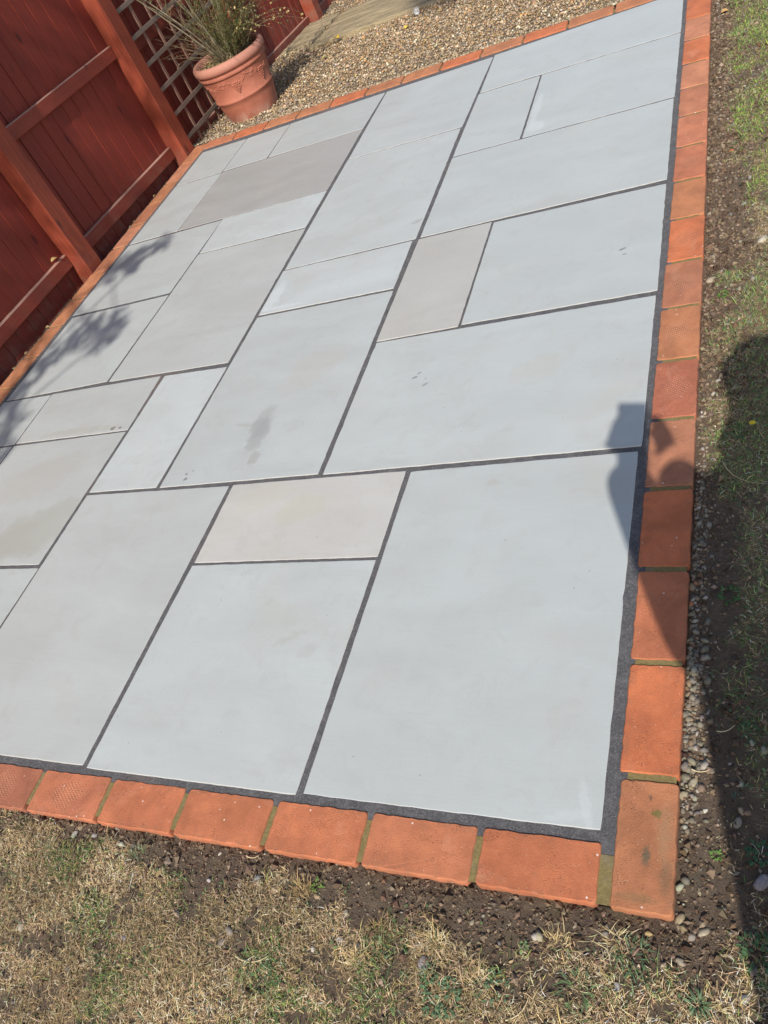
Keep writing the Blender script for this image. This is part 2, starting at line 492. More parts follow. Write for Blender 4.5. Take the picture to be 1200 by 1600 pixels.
def edge_dist(x, y):
    return np.maximum(np.maximum(-0.114 - y, x - 0.118 + 0.0085 * np.maximum(y - 1.7, 0)), -0.001)
def cover(x, y):
    """share of the ground carried by grass, 0..1"""
    d = edge_dist(x, y)
    nz = fbm(x, y, 0.10, 61) - 0.5
    nz2 = fbm(x, y, 0.035, 62) - 0.5
    bottom = (y < -0.11) & (x < 0.12)
    w0 = np.where(x < -0.55, 0.034, 0.068)          # bare strip is wider towards the corner
    w0 = np.where(x > -0.1, 0.080, w0)
    cb = np.clip(((d - w0) / 0.05 + nz * 3.0 + nz2 * 1.4), 0, 1) * np.clip(0.80 + nz * 2.6 + nz2 * 3.4, 0.06, 1)
    wr = np.where(y > 1.75, 0.045, 0.015) + np.where((y > 1.6) & (y < 2.2), 0.06, 0)
    wr = np.where(y < 0.75, 0.060, wr)
    cr_ = np.clip((d - wr) / 0.05 + nz * 1.8 + nz2 * 0.9, 0, 1)
    cr_ = np.where((y > 1.62) & (y < 2.15), cr_ * np.clip((x - 0.20) / 0.06, 0.05, 1), cr_)
    cr_ = cr_ * np.where(y < 0.4, 0.60, 1.0) * np.clip(0.95 + nz * 2.2 + nz2 * 2.6, 0.1, 1)
    return np.where(bottom, cb, cr_)

xs = np.unique(np.round(np.concatenate([[-60, -30, -15, -8, -5, -4, -3.4], np.arange(-3.1, -1.6, 0.03), np.arange(-1.6, 0.10, 0.006),
                                np.arange(0.10, 0.50, 0.0045), np.arange(0.5, 1.2, 0.03), [1.5, 2, 3, 5, 9, 16, 30, 60]]), 4))
ys = np.unique(np.round(np.concatenate([[-60, -30, -15, -8, -5, -3, -2, -1.4], np.arange(-1.1, -0.62, 0.02), np.arange(-0.62, -0.08, 0.005),
                                np.arange(-0.08, 4.3, 0.010), np.arange(4.3, 7.5, 0.1), [8, 9, 11, 15, 25, 40, 60]]), 4))
GX, GY = np.meshgrid(xs, ys, indexing='ij')
GZ = ground_h(GX, GY)
nv = np.stack([GX, GY, GZ], -1).reshape(-1, 3)
ii, jj = np.meshgrid(np.arange(len(xs) - 1), np.arange(len(ys) - 1), indexing='ij')
cx = (xs[:-1] + xs[1:]) / 2; cy = (ys[:-1] + ys[1:]) / 2
CXX, CYY = np.meshgrid(cx, cy, indexing='ij')
keep = ~((CXX > -2.8) & (CXX < 0.07) & (CYY > -0.07) & (CYY < 3.80))
a = (ii * len(ys) + jj)[keep]
quads = np.stack([a, a + len(ys), a + len(ys) + 1, a + 1], -1)
used = np.unique(quads); remap = np.full(len(nv), -1); remap[used] = np.arange(len(used))
GCOV = cover(nv[used][:, 0], nv[used][:, 1])[:, None] * np.ones((1, 3))
g = link('ground', np_mesh('ground', nv[used], [remap[quads]], smooth=True, colors=GCOV), M['soil'])
tag(g, kind='structure')

# gravel bed sheet behind the patio
def gravel_h(x, y):
    return -0.022 - 0.052 * np.clip(np.asarray(y) - 4.1, 0, 3.2) + 0.016 * (fbm(x, y, 0.35, 11) - 0.5)
gx = np.arange(-2.995, 0.111, 0.05); gy = np.arange(3.875, 8.4, 0.05)
A, B = np.meshgrid(gx, gy, indexing='ij')
v = np.stack([A, B, gravel_h(A, B) - 0.006], -1).reshape(-1, 3)
i2, j2 = np.meshgrid(np.arange(len(gx) - 1), np.arange(len(gy) - 1), indexing='ij')
a = (i2 * len(gy) + j2).ravel()
gb = link('gravel_bed', np_mesh('gravel_bed', v, [np.stack([a, a + len(gy), a + len(gy) + 1, a + 1], -1)], True), M['gravelbed'])
tag(gb, kind='structure')

# ------------------------------------------------------------------ patio slabs
STAIN_GLINT = {
 'F': [(0.012, -0.245, 0.034, 0.075, -0.1, (0.265, 0.270, 0.262), 0.62, 1.0), (-0.008, -0.165, 0.028, 0.065, -0.25, (0.28, 0.285, 0.275), 0.5, 1.0),
       (0.0, -0.205, 0.040, 0.050, 0.3, (0.25, 0.255, 0.25), 0.4, 1.1), (-0.075, -0.19, 0.045, 0.009, -0.2, (0.30, 0.295, 0.26), 0.4, 1.0),
       (0.035, -0.35, 0.022, 0.03, 0, (0.264, 0.256, 0.232), 0.5, 1.0), (0.10, 0.06, 0.13, 0.09, 0.8, (0.376, 0.360, 0.336), 0.45, 1.0),
       (-0.205, -0.42, 0.010, 0.006, 0.5, (0.130, 0.130, 0.120), 0.8, 0.9), (-0.212, -0.397, 0.006, 0.004, 0.2, (0.130, 0.130, 0.120), 0.8, 0.9), (-0.190, -0.385, 0.004, 0.003, 0.2, (0.130, 0.130, 0.120), 0.8, 0.9)],
 'E': [(-0.241, 0.101, 0.009, 0.004, 0.6, (0.180, 0.180, 0.190), 0.75, 0.8), (-0.251, 0.082, 0.011, 0.005, 0.3, (0.170, 0.170, 0.180), 0.8, 0.8), (-0.207, 0.042, 0.013, 0.005, 0.7, (0.200, 0.200, 0.200), 0.7, 0.8), (-0.212, 0.07, 0.004, 0.003, 0.7, (0.200, 0.200, 0.200), 0.7, 0.8),
       (0.14, 0.05, 0.09, 0.05, 0.4, (0.376, 0.360, 0.304), 0.25, 1.0)],
 'L': [(0.184, -0.045, 0.013, 0.006, 0.5, (0.170, 0.180, 0.190), 0.85, 0.7), (0.193, -0.075, 0.008, 0.004, 0.1, (0.200, 0.200, 0.210), 0.8, 0.7)],
 'C': [(0.09, 0.10, 0.13, 0.09, 0.3, (0.36, 0.355, 0.32), 0.16, 1.5), (0.20, 0.04, 0.03, 0.02, 0.3, (0.31, 0.29, 0.25), 0.2, 1.8), (0.13, 0.07, 0.05, 0.012, 0.5, (0.30, 0.28, 0.23), 0.2, 2.2)],
 'Z': [(0.222, -0.130, 0.012, 0.009, 0.2, (0.120, 0.110, 0.090), 0.9, 1.0), (0.258, -0.132, 0.009, 0.006, 0.2, (0.140, 0.120, 0.100), 0.9, 1.0), (0.05, -0.12, 0.24, 0.02, 0, (0.320, 0.304, 0.240), 0.35, 1.4)],
 'b': [(0.15, -0.17, 0.26, 0.10, 0.4, (0.288, 0.280, 0.224), 0.42, 1.2), (0.0, 0.1, 0.2, 0.1, 0.4, (0.352, 0.336, 0.296), 0.35, 1.2)],
 'I': [(-0.262, -0.04, 0.030, 0.095, -0.1, (0.54, 0.58, 0.58), 0.36, 0.7), (-0.20, -0.125, 0.11, 0.012, 0, (0.54, 0.57, 0.57), 0.3, 0.9)],  # pale glints at the left end, painted into the colour
 'N': [(-0.25, -0.22, 0.035, 0.05, 0.3, (0.52, 0.55, 0.55), 0.35, 0.8), (-0.27, -0.05, 0.018, 0.16, 0, (0.50, 0.53, 0.53), 0.35, 0.9)],  # painted glints near the left edge
 'A': [(0.272, -0.41, 0.010, 0.055, 0.25, (0.52, 0.55, 0.55), 0.22, 1.4), (0.245, -0.432, 0.045, 0.012, 0.2, (0.50, 0.53, 0.53), 0.2, 1.4), (-0.05, 0.385, 0.02, 0.012, 0.3, (0.34, 0.32, 0.27), 0.4, 1.4)],  # first pair are painted corner glints, the last a dirt mark
 'J': [(0.27, -0.31, 0.03, 0.012, 0.4, (0.264, 0.256, 0.224), 0.45, 1.5)],
 'B': [(0.0, 0.03, 0.08, 0.05, 0.3, (0.400, 0.384, 0.288), 0.35, 1.2), (-0.15, 0.09, 0.09, 0.05, 0.3, (0.416, 0.392, 0.320), 0.3, 1.2)],
}
slab_plain = slab_material('honed_sandstone')
STD = (0.396, 0.420, 0.408); PALE = (0.430, 0.458, 0.450); BEIGE = (0.385, 0.378, 0.348); PINK = (0.435, 0.426, 0.396); TAUPE = (0.326, 0.322, 0.304); WARM = (0.394, 0.410, 0.396)
SL = {
 'A': ([(-.007, .010), (-.611, .004), (-.607, .906), (-.010, .915)], STD, ''),
 'B': ([(-.622, .616), (-1.209, .610), (-1.210, .908), (-.623, .911)], PINK, 'cream pink slab with faint yellow blotches'),
 'C': ([(-.627, .000), (-1.225, -.004), (-1.212, .601), (-.624, .606)], STD, ''),
 'D': ([(-1.240, .001), (-1.845, -.002), (-1.836, .913), (-1.225, .905)], WARM, ''),
 'E': ([(-.003, .932), (-.893, .922), (-.899, 1.520), (-.006, 1.531)], STD, ''),
 'F': ([(-.911, .925), (-1.515, .922), (-1.516, 1.814), (-.922, 1.818)], STD, 'grey slab with a damp grey stain'),
 'G': ([(-1.530, .924), (-1.835, .926), (-1.831, 1.530), (-1.526, 1.523)], PALE, ''),
 'H': ([(-1.533, 1.549), (-2.142, 1.553), (-2.137, 2.454), (-1.534, 2.450)], WARM, ''),
 'I': ([(-.924, 1.832), (-1.515, 1.827), (-1.518, 2.126), (-.931, 2.137)], PALE, ''),
 'J': ([(-.920, 2.148), (-1.514, 2.134), (-1.515, 3.036), (-.932, 3.034)], STD, ''),
 'K': ([(-.611, 1.537), (-.901, 1.527), (-.904, 2.138), (-.614, 2.145)], BEIGE, 'beige slab'),
 'L': ([(-.003, 1.553), (-.601, 1.544), (-.605, 2.140), (-.009, 2.141)], STD, ''),
 'M': ([(-.008, 2.168), (-.901, 2.150), (-.908, 2.757), (-.014, 2.758)], STD, ''),
 'N': ([(-.011, 2.769), (-.603, 2.766), (-.607, 3.359), (-.014, 3.360)], STD, ''),
 'O': ([(-.613, 2.766), (-.909, 2.766), (-.911, 3.359), (-.616, 3.357)], STD, ''),
 'P': ([(-.013, 3.369), (-.907, 3.367), (-.913, 3.788), (-.018, 3.828)], STD, ''),
 'Q': ([(-.927, 3.044), (-1.513, 3.043), (-1.517, 3.766), (-.920, 3.778)], STD, ''),
 'R': ([(-1.537, 3.367), (-2.119, 3.364), (-2.126, 3.750), (-1.527, 3.764)], STD, ''),
 'S': ([(-2.129, 3.364), (-2.427, 3.362), (-2.424, 3.740), (-2.132, 3.747)], STD, ''),
 'T': ([(-2.434, 3.356), (-2.760, 3.354), (-2.763, 3.745), (-2.431, 3.738)], STD, ''),
 'U': ([(-1.537, 2.774), (-2.430, 2.768), (-2.425, 3.350), (-1.537, 3.361)], TAUPE, 'taupe brown slab'),
 'V': ([(-1.537, 2.461), (-2.134, 2.462), (-2.139, 2.763), (-1.536, 2.767)], PALE, ''),
 'W': ([(-2.435, 2.767), (-2.759, 2.758), (-2.760, 3.346), (-2.428, 3.343)], STD, ''),
 'X': ([(-2.151, 2.157), (-2.766, 2.146), (-2.757, 2.745), (-2.143, 2.757)], STD, ''),
 'Y': ([(-2.156, 1.556), (-2.750, 1.536), (-2.750, 2.126), (-2.148, 2.139)], STD, ''),
 'Z': ([(-1.845, 1.233), (-2.449, 1.235), (-2.454, 1.529), (-1.853, 1.532)], WARM, ''),
 'a': ([(-2.459, 1.232), (-2.755, 1.230), (-2.758, 1.528), (-2.461, 1.527)], STD, ''),
 'b': ([(-1.856, .618), (-2.452, .618), (-2.452, 1.222), (-1.849, 1.225)], WARM, 'grey slab with speckled grime along one edge'),
 'c': ([(-1.862, .002), (-2.750, .002), (-2.750, .603), (-1.847, .603)], STD, ''),
 'd': ([(-2.462, .614), (-2.752, .614), (-2.754, 1.220), (-2.462, 1.221)], STD, ''),
}
patio_me = bpy.data.meshes.new('patio')
def jpoly():
    # jointing sheet on a modest grid so that its top can undulate by a millimetre
    X = np.linspace(-2.79, 0.030, 140); Y = np.linspace(-0.028, 3.84, 190)
    A, B = np.meshgrid(X, Y, indexing='ij')
    Z = -0.0015 + 0.0008 * (vnoise(A, B, 0.03, 21) - 0.5)
    v = np.stack([A, B, Z], -1).reshape(-1, 3)
    i, j = np.meshgrid(np.arange(139), np.arange(189), indexing='ij')
    a = (i * 190 + j).ravel()
    return np_mesh('patio', v, [np.stack([a, a + 190, a + 191, a + 1], -1)], True)
patio = link('patio', jpoly(), M['joint'])
tag(patio, kind='structure')

def slab_mesh(poly):
    cxm = sum(p[0] for p in poly) / 4; cym = sum(p[1] for p in poly) / 4
    pts = []
    P = [Vector((p[0] - cxm, p[1] - cym, 0)) for p in poly]
    # given clockwise as BR, BL, TL, TR -> reverse to CCW seen from above
    P = P[::-1]
    for k in range(4):
        a_, b_ = P[k], P[(k + 1) % 4]
        L = (b_ - a_).length
        n = max(3, int(L / 0.022))
        nrm = Vector((b_.y - a_.y, a_.x - b_.x, 0)).normalized()
        for i in range(n):
            f = i / n
            w = 0.0007 if i == 0 else 0.0007 + (random.random() - 0.5) * 0.0013 - (0.0016 if random.random() < 0.015 else 0)
            if i == 0: # a small clipped corner
                w = 0.0002
            pts.append(a_.lerp(b_, f) + nrm * w)
    bm = bmesh.new()
    def ring(ins, z, jit=0):
        out = []
        for p in pts:
            d = Vector((p.x / max(abs(P[0].x), .01), p.y / max(abs(P[0].y), .01), 0))
            q = Vector((p.x - math.copysign(min(ins, abs(p.x)), p.x) * (1 if abs(p.x) > abs(P[0].x) * 0.9 - 0.0 and abs(p.x) > min(abs(P[0].x), abs(P[1].x)) - 0.02 else 0),
                        p.y - math.copysign(min(ins, abs(p.y)), p.y) * (1 if abs(p.y) > min(abs(P[0].y), abs(P[2].y)) - 0.02 else 0), z + (random.random() - .5) * jit))
            out.append(bm.verts.new(q))
        return out
    r0 = ring(0, -0.022); r1 = ring(0, -0.0016, 0.0005); r2 = ring(0.0009, -0.0006, 0.0003); r3 = ring(0.0022, 0.0)
    n = len(pts)
    for ra, rb, mi in ((r0, r1, 1), (r1, r2, 1), (r2, r3, 0)):
        for i in range(n):
            f = bm.faces.new((ra[i], ra[(i + 1) % n], rb[(i + 1) % n], rb[i])); f.material_index = mi
    f = bm.faces.new(r3); f.material_index = 0
    bm.faces.new(r0[::-1]).material_index = 1
    return bm_mesh('paving_slab', bm), (cxm, cym)

for key, (poly, colr, lab) in SL.items():
    me, c = slab_mesh(poly)
    mt = slab_material('honed_sandstone_stain_glint', STAIN_GLINT[key]) if key in STAIN_GLINT else slab_plain
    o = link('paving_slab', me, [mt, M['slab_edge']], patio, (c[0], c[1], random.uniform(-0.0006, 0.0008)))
    o.rotation_euler = (random.uniform(-1, 1) * 0.0012, random.uniform(-1, 1) * 0.0012, 0)
    j = random.uniform(0.975, 1.02)
    o.color = (colr[0] * j, colr[1] * j, colr[2] * j, 1)
    if lab: o['label'] = lab

# ------------------------------------------------------------------ brick edging
def strip_mesh(x0, x1, y0, y1, z, step=0.008):
    nx = max(2, int(abs(x1 - x0) / step)); ny = max(2, int(abs(y1 - y0) / step))
    X = np.linspace(x0, x1, nx + 1); Y = np.linspace(y0, y1, ny + 1)
    A, B = np.meshgrid(X, Y, indexing='ij')
    Z = z + 0.0022 * (fbm(A, B, 0.02, 31) - 0.5)
    return np.stack([A, B, Z], -1).reshape(-1, 3), nx, ny
def box_verts(x0, x1, y0, y1, z0, z1): ...
V = []; Fq = []; off = 0
for (x0, x1, y0, y1) in ((0.026, 0.112, -0.105, 1.90), (0.020, 0.0995, 1.9005, 3.0), (0.015, 0.092, 3.0005, 3.86), (-2.88, 0.0255, -0.108, -0.0285), (-2.875, -2.7905, -0.0284, 3.80), (-2.7904, 0.0255, 3.838, 3.885)):
    vv, nx, ny = strip_mesh(x0, x1, y0, y1, -0.0018)
    i, j = np.meshgrid(np.arange(nx), np.arange(ny), indexing='ij')
    a = (i * (ny + 1) + j).ravel() + off
    V.append(vv); Fq.append(np.stack([a, a + ny + 1, a + ny + 2, a + 1], -1)); off += len(vv)
edging = link('brick_edging', np_mesh('brick_edging', np.concatenate(V), [np.concatenate(Fq)], True), M['mortar'])
tag(edging, kind='structure')

def brick_mesh(L, W, H=0.062):
    """brick lying along local X"""
    bm = bmesh.new()
    pts = []
    r = 0.0055
    cs = [(L / 2 - r, W / 2 - r, 0), (-L / 2 + r, W / 2 - r, 90), (-L / 2 + r, -W / 2 + r, 180), (L / 2 - r, -W / 2 + r, 270)]
    for k, (x, y, a0) in enumerate(cs):
        rr = r * random.uniform(0.7, 1.5)
        for s in range(3):
            an = math.radians(a0 + s * 45)
            pts.append((x + (math.cos(an) * rr) + (r - rr) * (1 if math.cos(math.radians(a0 + 45)) > 0 else -1), y + math.sin(an) * rr + (r - rr) * (1 if math.sin(math.radians(a0 + 45)) > 0 else -1)))
        nx_, ny_, a1 = cs[(k + 1) % 4]
        # points between corners
        ex = x + math.cos(math.radians(a0 + 90)) * r; ey = y + math.sin(math.radians(a0 + 90)) * r
        fx = nx_ + math.cos(math.radians(a1)) * r; fy = ny_ + math.sin(math.radians(a1)) * r
        n = 16 if abs(fx - ex) > abs(fy - ey) else 8
        for i in range(1, n):
            f = i / n
            nn = (math.cos(math.radians(a0 + 90)), math.sin(math.radians(a0 + 90)))
            w = random.uniform(-0.0016, 0.0007)
            pts.append((ex + (fx - ex) * f + nn[0] * w, ey + (fy - ey) * f + nn[1] * w))
    n = len(pts)
    def ring(ins, z, jit):
        o = []
        for (x, y) in pts:
            sx = (abs(x) - ins * (1 if abs(x) > L / 2 - 0.012 else 0)); sy = (abs(y) - ins * (1 if abs(y) > W / 2 - 0.012 else 0))
            o.append(bm.verts.new((math.copysign(sx, x), math.copysign(sy, y), z + random.uniform(-jit, jit))))
        return o
    r0 = ring(0, -H, 0); r1 = ring(0, -0.0032, 0.0006); r2 = ring(0.0006, -0.0012, 0.0004); r3 = ring(0.0022, 0.0, 0.0003)
    for ra, rb in ((r0, r1), (r1, r2), (r2, r3)):
        for i in range(n):
            bm.faces.new((ra[i], ra[(i + 1) % n], rb[(i + 1) % n], rb[i])).smooth = True
    bm.faces.new(r3); bm.faces.new(r0[::-1])
    me = bm_mesh('brick', bm)
    return me

BC = [(0.41, 0.145, 0.066), (0.38, 0.138, 0.068), (0.43, 0.160, 0.080), (0.35, 0.128, 0.066), (0.42, 0.145, 0.064)]
def brick(xc, yc, L, W, rz, z=0.0, dots=None, tint=None, dx=0):
    me = brick_mesh(L, W)
    o = link('brick', me, M['brick'], edging, (xc, yc, z + random.uniform(-0.0006, 0.0012)))
    o.rotation_euler = (random.uniform(-1, 1) * 0.006, random.uniform(-1, 1) * 0.006, rz + random.uniform(-1, 1) * 0.006)
    b = tint if tint else random.choice(BC)
    j = random.uniform(0.93, 1.05)
    o.color = (b[0] * j, b[1] * j, b[2] * j, 0.0 if (dots if dots is not None else random.random() < 0.25) else 1.0)
    return o

DARK = (0.29, 0.100, 0.055); SAND = (0.39, 0.160, 0.074); HOT = (0.46, 0.142, 0.058); DUSTY = (0.43, 0.180, 0.098)
# right-hand column, upwards from the corner (joint centres measured along the edge)
jr = [0.112, 0.342, 0.565, 0.791, 1.015, 1.235, 1.458, 1.677, 1.907, 2.134, 2.362, 2.588, 2.810, 3.026, 3.250, 3.468, 3.692, 3.915]
jr0 = [-0.110] + jr
spec = {0: (None, SAND, 0), 1: (None, HOT, 0), 2: (None, (0.41, .140, .066), 0), 3: (None, HOT, 0), 4: (None, (0.35, .150, .082), 0), 5: (None, (0.36, .120, .066), 1),
        6: (None, SAND, 1), 7: (None, (0.37, .150, .08), 1), 8: (None, HOT, 1), 9: (None, SAND, 0), 10: (None, (0.43, .155, .08), 1), 11: (None, (0.42, .16, .085), 0), 12: (None, (.41, .165, .09), 0), 13: (None, DUSTY, 0), 14: (None, HOT, 0), 15: (None, DUSTY, 0), 16: (None, HOT, 0)}
for k in range(len(jr0) - 1):
    y0, y1 = jr0[k], jr0[k + 1]
    g0 = 0.0 if k == 0 else 0.0062
    L = (y1 - 0.0062) - (y0 + g0)
    yc = (y1 - 0.0062 + y0 + g0) / 2
    drift = 0 if yc < 1.7 else -0.0085 * (yc - 1.7)
    inner = (0.0165 if k else 0.019) + drift - (0.004 if 2 < k < 8 else 0)
    outer = 0.1165 + drift
    s = spec.get(k)
    bo = brick((inner + outer) / 2, yc, L, outer - inner, math.pi / 2, 0.001, dots=bool(s[2]) if s else None, tint=s[1] if s else None)
    if k == 0:
        bo.data.materials.clear()
        bo.data.materials.append(mat_brick('orange_brick_mossy', [(-0.020, -0.002, 0.016, 0.007, (0.10, 0.085, 0.05), 0.85), (0.052, -0.016, 0.008, 0.008, (0.13, 0.115, 0.03), 0.9),
            (0.078, -0.004, 0.005, 0.004, (0.12, 0.07, 0.04), 0.8), (-0.05, -0.035, 0.03, 0.009, (0.16, 0.10, 0.05), 0.6), (-0.088, 0.01, 0.008, 0.035, (0.18, 0.12, 0.055), 0.5), (0.02, -0.03, 0.05, 0.012, (0.30, 0.19, 0.10), 0.5)]))
        bo['label'] = 'corner brick with green mossy spots'
# near row, leftwards from the corner
jb = [0.0075, -0.218, -0.444, -0.665, -0.900, -1.123, -1.351] + [-1.351 - 0.2245 * i for i in range(1, 8)]
bt = [(0.435, .145, .064), (0.44, .160, .076), (0.44, .150, .068), (0.42, .145, .066), (0.42, .142, .066), (0.40, .140, .070), (0.33, .120, .066)]
for k in range(len(jb) - 1):
    x1, x0 = jb[k], jb[k + 1]
    gap = 0.010 if k == 0 else 0.0062
    xa, xb = x0 + 0.0062, x1 - gap
    if k == len(jb) - 2: xa = -2.885
    yi = -0.0105 + 0.0075 * ((xa + xb) / 2) * 1.0
    yo = -0.110 + 0.0095 * ((xa + xb) / 2)
    brick((xa + xb) / 2, (yi + yo) / 2, xb - xa, yi - yo, 0.0085, 0.001, dots=(k in (5, 6)), tint=bt[k] if k < len(bt) else None)
# fence side column
jl = [1.628 - 0.2245 * i for i in range(7, 0, -1)] + [1.628, 1.847, 2.079, 2.304] + [2.304 + 0.2245 * i for i in range(1, 7)]
jl = [j for j in jl if j > -0.02]
for k in range(len(jl)):
    y0 = jl[k]; y1 = jl[k + 1] if k + 1 < len(jl) else 3.88
    if y1 - y0 < 0.12: continue
    brick(-2.8325, (y0 + y1) / 2, y1 - y0 - 0.009, 0.103, math.pi / 2, 0.001, dots=False, tint=random.choice([SAND, (0.38, .15, .075), DUSTY, SAND]))
brick(-2.8325, (jl[0] - 0.03) / 2 + 0.0, max(0.05, jl[0] + 0.0), 0.103, math.pi / 2, 0.001, dots=False)
# far row
jf = [0.005, -0.107] + [-0.331 - 0.2228 * i for i in range(0, 12)]
for k in range(len(jf) - 1):
    x1, x0 = jf[k], jf[k + 1]
    if x0 < -2.78: x0 = -2.780
    if x1 - x0 < 0.03: break
    xm = (x0 + x1) / 2
    yi = 3.786 + (xm + 2.78) * 0.018
    brick(xm, yi + 0.052, x1 - x0 - 0.010, 0.103, 0.018, 0.004, dots=False, tint=random.choice([HOT, (0.40, .15, .075), SAND]))

# ------------------------------------------------------------------ fence
def box_mesh(name, sx, sy, sz, bev=0.002, wob=0.0):
    bm = bmesh.new()
    bmesh.ops.create_cube(bm, size=1)
    bmesh.ops.scale(bm, vec=(sx, sy, sz), verts=bm.verts)
    if bev: bmesh.ops.bevel(bm, geom=bm.edges[:], offset=bev, segments=1, affect='EDGES')
    return bm_mesh(name, bm)

fence = empty('wooden_fence', (-2.96, 2.5, -0.1))
tag(fence, 'red brown stained timber fence of upright boards running along the left of the patio', 'fence')
FO = Vector((-2.96, 2.5, -0.1))
def fpart(name, me, mat, loc, rot=(0, 0, 0)):
    o = link(name, me, mat, fence, Vector(loc) - FO)
    o.rotation_euler = rot
    return o
PITCH = 1.22
post_me = box_mesh('post', 0.102, 0.110, 2.05, 0.004); post_me.materials.append(M['post'])
cap_me = box_mesh('post_cap', 0.13, 0.14, 0.03, 0.008)
for k in range(-5, 6):
    y = 2.600 + PITCH * k
    fpart('post', post_me, M['post'], (-2.946, y, 0.80))
    fpart('post_cap', cap_me, M['post'], (-2.946, y, 1.841))
# feather-edge boards
BW = 0.0985
nb = 0
y = -3.52
while y < 8.75:
    w = BW + random.uniform(-0.003, 0.003)
    sag = -0.10 if y > 4.3 else 0.0
    bm = bmesh.new()
    hgt = 1.86
    th0, th1 = 0.004, 0.012
    # tapered section: thin edge at low y, thick lapped edge at high y
    x_f = random.uniform(-0.001, 0.001)
    prof = [(x_f + 0.0048, 0.0), (x_f + 0.0015, w - 0.001), (x_f - 0.008, w - 0.001), (x_f - 0.008, 0.0)]
    z0 = -0.14 + sag + random.uniform(-0.01, 0.01); z1 = 1.72 + random.uniform(-0.003, 0.003)
    vb = [bm.verts.new((p[0], p[1] - w / 2, z0)) for p in prof]; vt = [bm.verts.new((p[0], p[1] - w / 2, z1)) for p in prof]
    for i in range(4):
        bm.faces.new((vb[i], vb[(i + 1) % 4], vt[(i + 1) % 4], vt[i]))
    bm.faces.new(vb[::-1]); bm.faces.new(vt)
    o = fpart('board', bm_mesh('board', bm), M['board'], (-3.004, y + w / 2, 0), (random.uniform(-0.002, 0.002), 0, 0))
    y += w
    nb += 1
nail_me = box_mesh('nail', 0.003, 0.006, 0.006, 0.0012)
M['nail'] = mat_plain('rusty_nail', (0.06, 0.035, 0.025), 0.6, 0.3, 40, 0.2)
nail_me.materials.append(M['nail'])
for k in range(26):
    fpart('nail', nail_me, M['nail'], (-2.9995, 1.45 + 0.0985 * k + random.uniform(-.004, .004), 0.155 + random.uniform(-.012, .012)))
rail_zs = {0: [(0.108, 0.092), (0.70, 0.68), (1.45, 1.45)], }
for k in range(-5, 5):
    y0 = 2.600 + PITCH * k + 0.0555; y1 = y0 + PITCH - 0.111
    if k == 0: rails = [(0.083, 0.047), (0.688, 0.648), (1.45, 1.43)]
    elif k == -1: rails = [(0.115, 0.096), (0.72, 0.70), (1.46, 1.45)]
    elif k >= 1: rails = [(0.00 - 0.06 * (k - 1), -0.055 - 0.055 * (k - 1)), (0.60, 0.57), (1.42, 1.40)]
    else: rails = [(0.11, 0.11), (0.71, 0.71), (1.46, 1.46)]
    for (za, zb) in rails:
        L = math.hypot(y1 - y0, zb - za)
        hh = 0.070
        me = box_mesh('rail', 0.026, L, hh, 0.004)
        me.materials.append(M['rail']); me.materials.append(M['worn_lit'])
        for p_ in me.polygons:
            if p_.normal.z > 0.5: p_.material_index = 1  # upward faces take the paler colour of wear and painted sunlight
        fpart('rail', me, M['rail'], (-2.9865, (y0 + y1) / 2, (za + zb) / 2), (math.atan2(zb - za, y1 - y0), 0, 0))

# trellis fixed in front of the boards
trel = empty('trellis', (-2.92, 3.89, 0))
tag(trel, 'weathered square lattice trellis fixed to the fence behind the terracotta pot', 'trellis')
def trpart(me, mat, loc, rot=(0, 0, 0)):
    o = link('lath', me, mat, trel, Vector(loc) - Vector((-2.92, 3.89, 0))); o.rotation_euler = rot
for k in range(11):
    z = 0.060 + 0.1465 * k
    me = box_mesh('lath', 0.008, 1.02, 0.023, 0.001)
    trpart(me, M['lath_h'], (-2.914 + random.uniform(-.001, .001), 3.893 + 0.51, z), (random.uniform(-.002, .002), 0, 0))
for k in range(7):
    yy = 3.893 + 0.143 + 0.1435 * k - 0.0
    me = box_mesh('lath', 0.008, 0.022, 1.66, 0.001)
    trpart(me, M['lath_v'], (-2.9225, yy, 0.80), (random.uniform(-.002, .002), 0, 0))

# ------------------------------------------------------------------ stones by numpy
def ico():
    t = (1 + 5 ** .5) / 2
    v = np.array([(-1, t, 0), (1, t, 0), (-1, -t, 0), (1, -t, 0), (0, -1, t), (0, 1, t), (0, -1, -t), (0, 1, -t), (t, 0, -1), (t, 0, 1), (-t, 0, -1), (-t, 0, 1)], float)
    v /= np.linalg.norm(v[0])
    f = np.array([(0, 11, 5), (0, 5, 1), (0, 1, 7), (0, 7, 10), (0, 10, 11), (1, 5, 9), (5, 11, 4), (11, 10, 2), (10, 7, 6), (7, 1, 8), (3, 9, 4), (3, 4, 2), (3, 2, 6), (3, 6, 8), (3, 8, 9), (4, 9, 5), (2, 4, 11), (6, 2, 10), (8, 6, 7), (9, 8, 1)])
    return v, f
ICO_V, ICO_F = ico()
def subdiv(v, f):
    vs_ = [tuple(p) for p in v]; cache = {}
    def mid(a, b):
        k = (min(a, b), max(a, b))
        if k not in cache:
            p = (np.array(vs_[a]) + np.array(vs_[b])) / 2; p /= np.linalg.norm(p)
            vs_.append(tuple(p)); cache[k] = len(vs_) - 1
        return cache[k]
    nf = []
    for a, b, c in f:
        x, y_, z = mid(a, b), mid(b, c), mid(c, a)
        nf += [(a, x, z), (x, b, y_), (z, y_, c), (x, y_, z)]
    return np.array(vs_), np.array(nf)
SUB_V, SUB_F = subdiv(ICO_V, ICO_F)
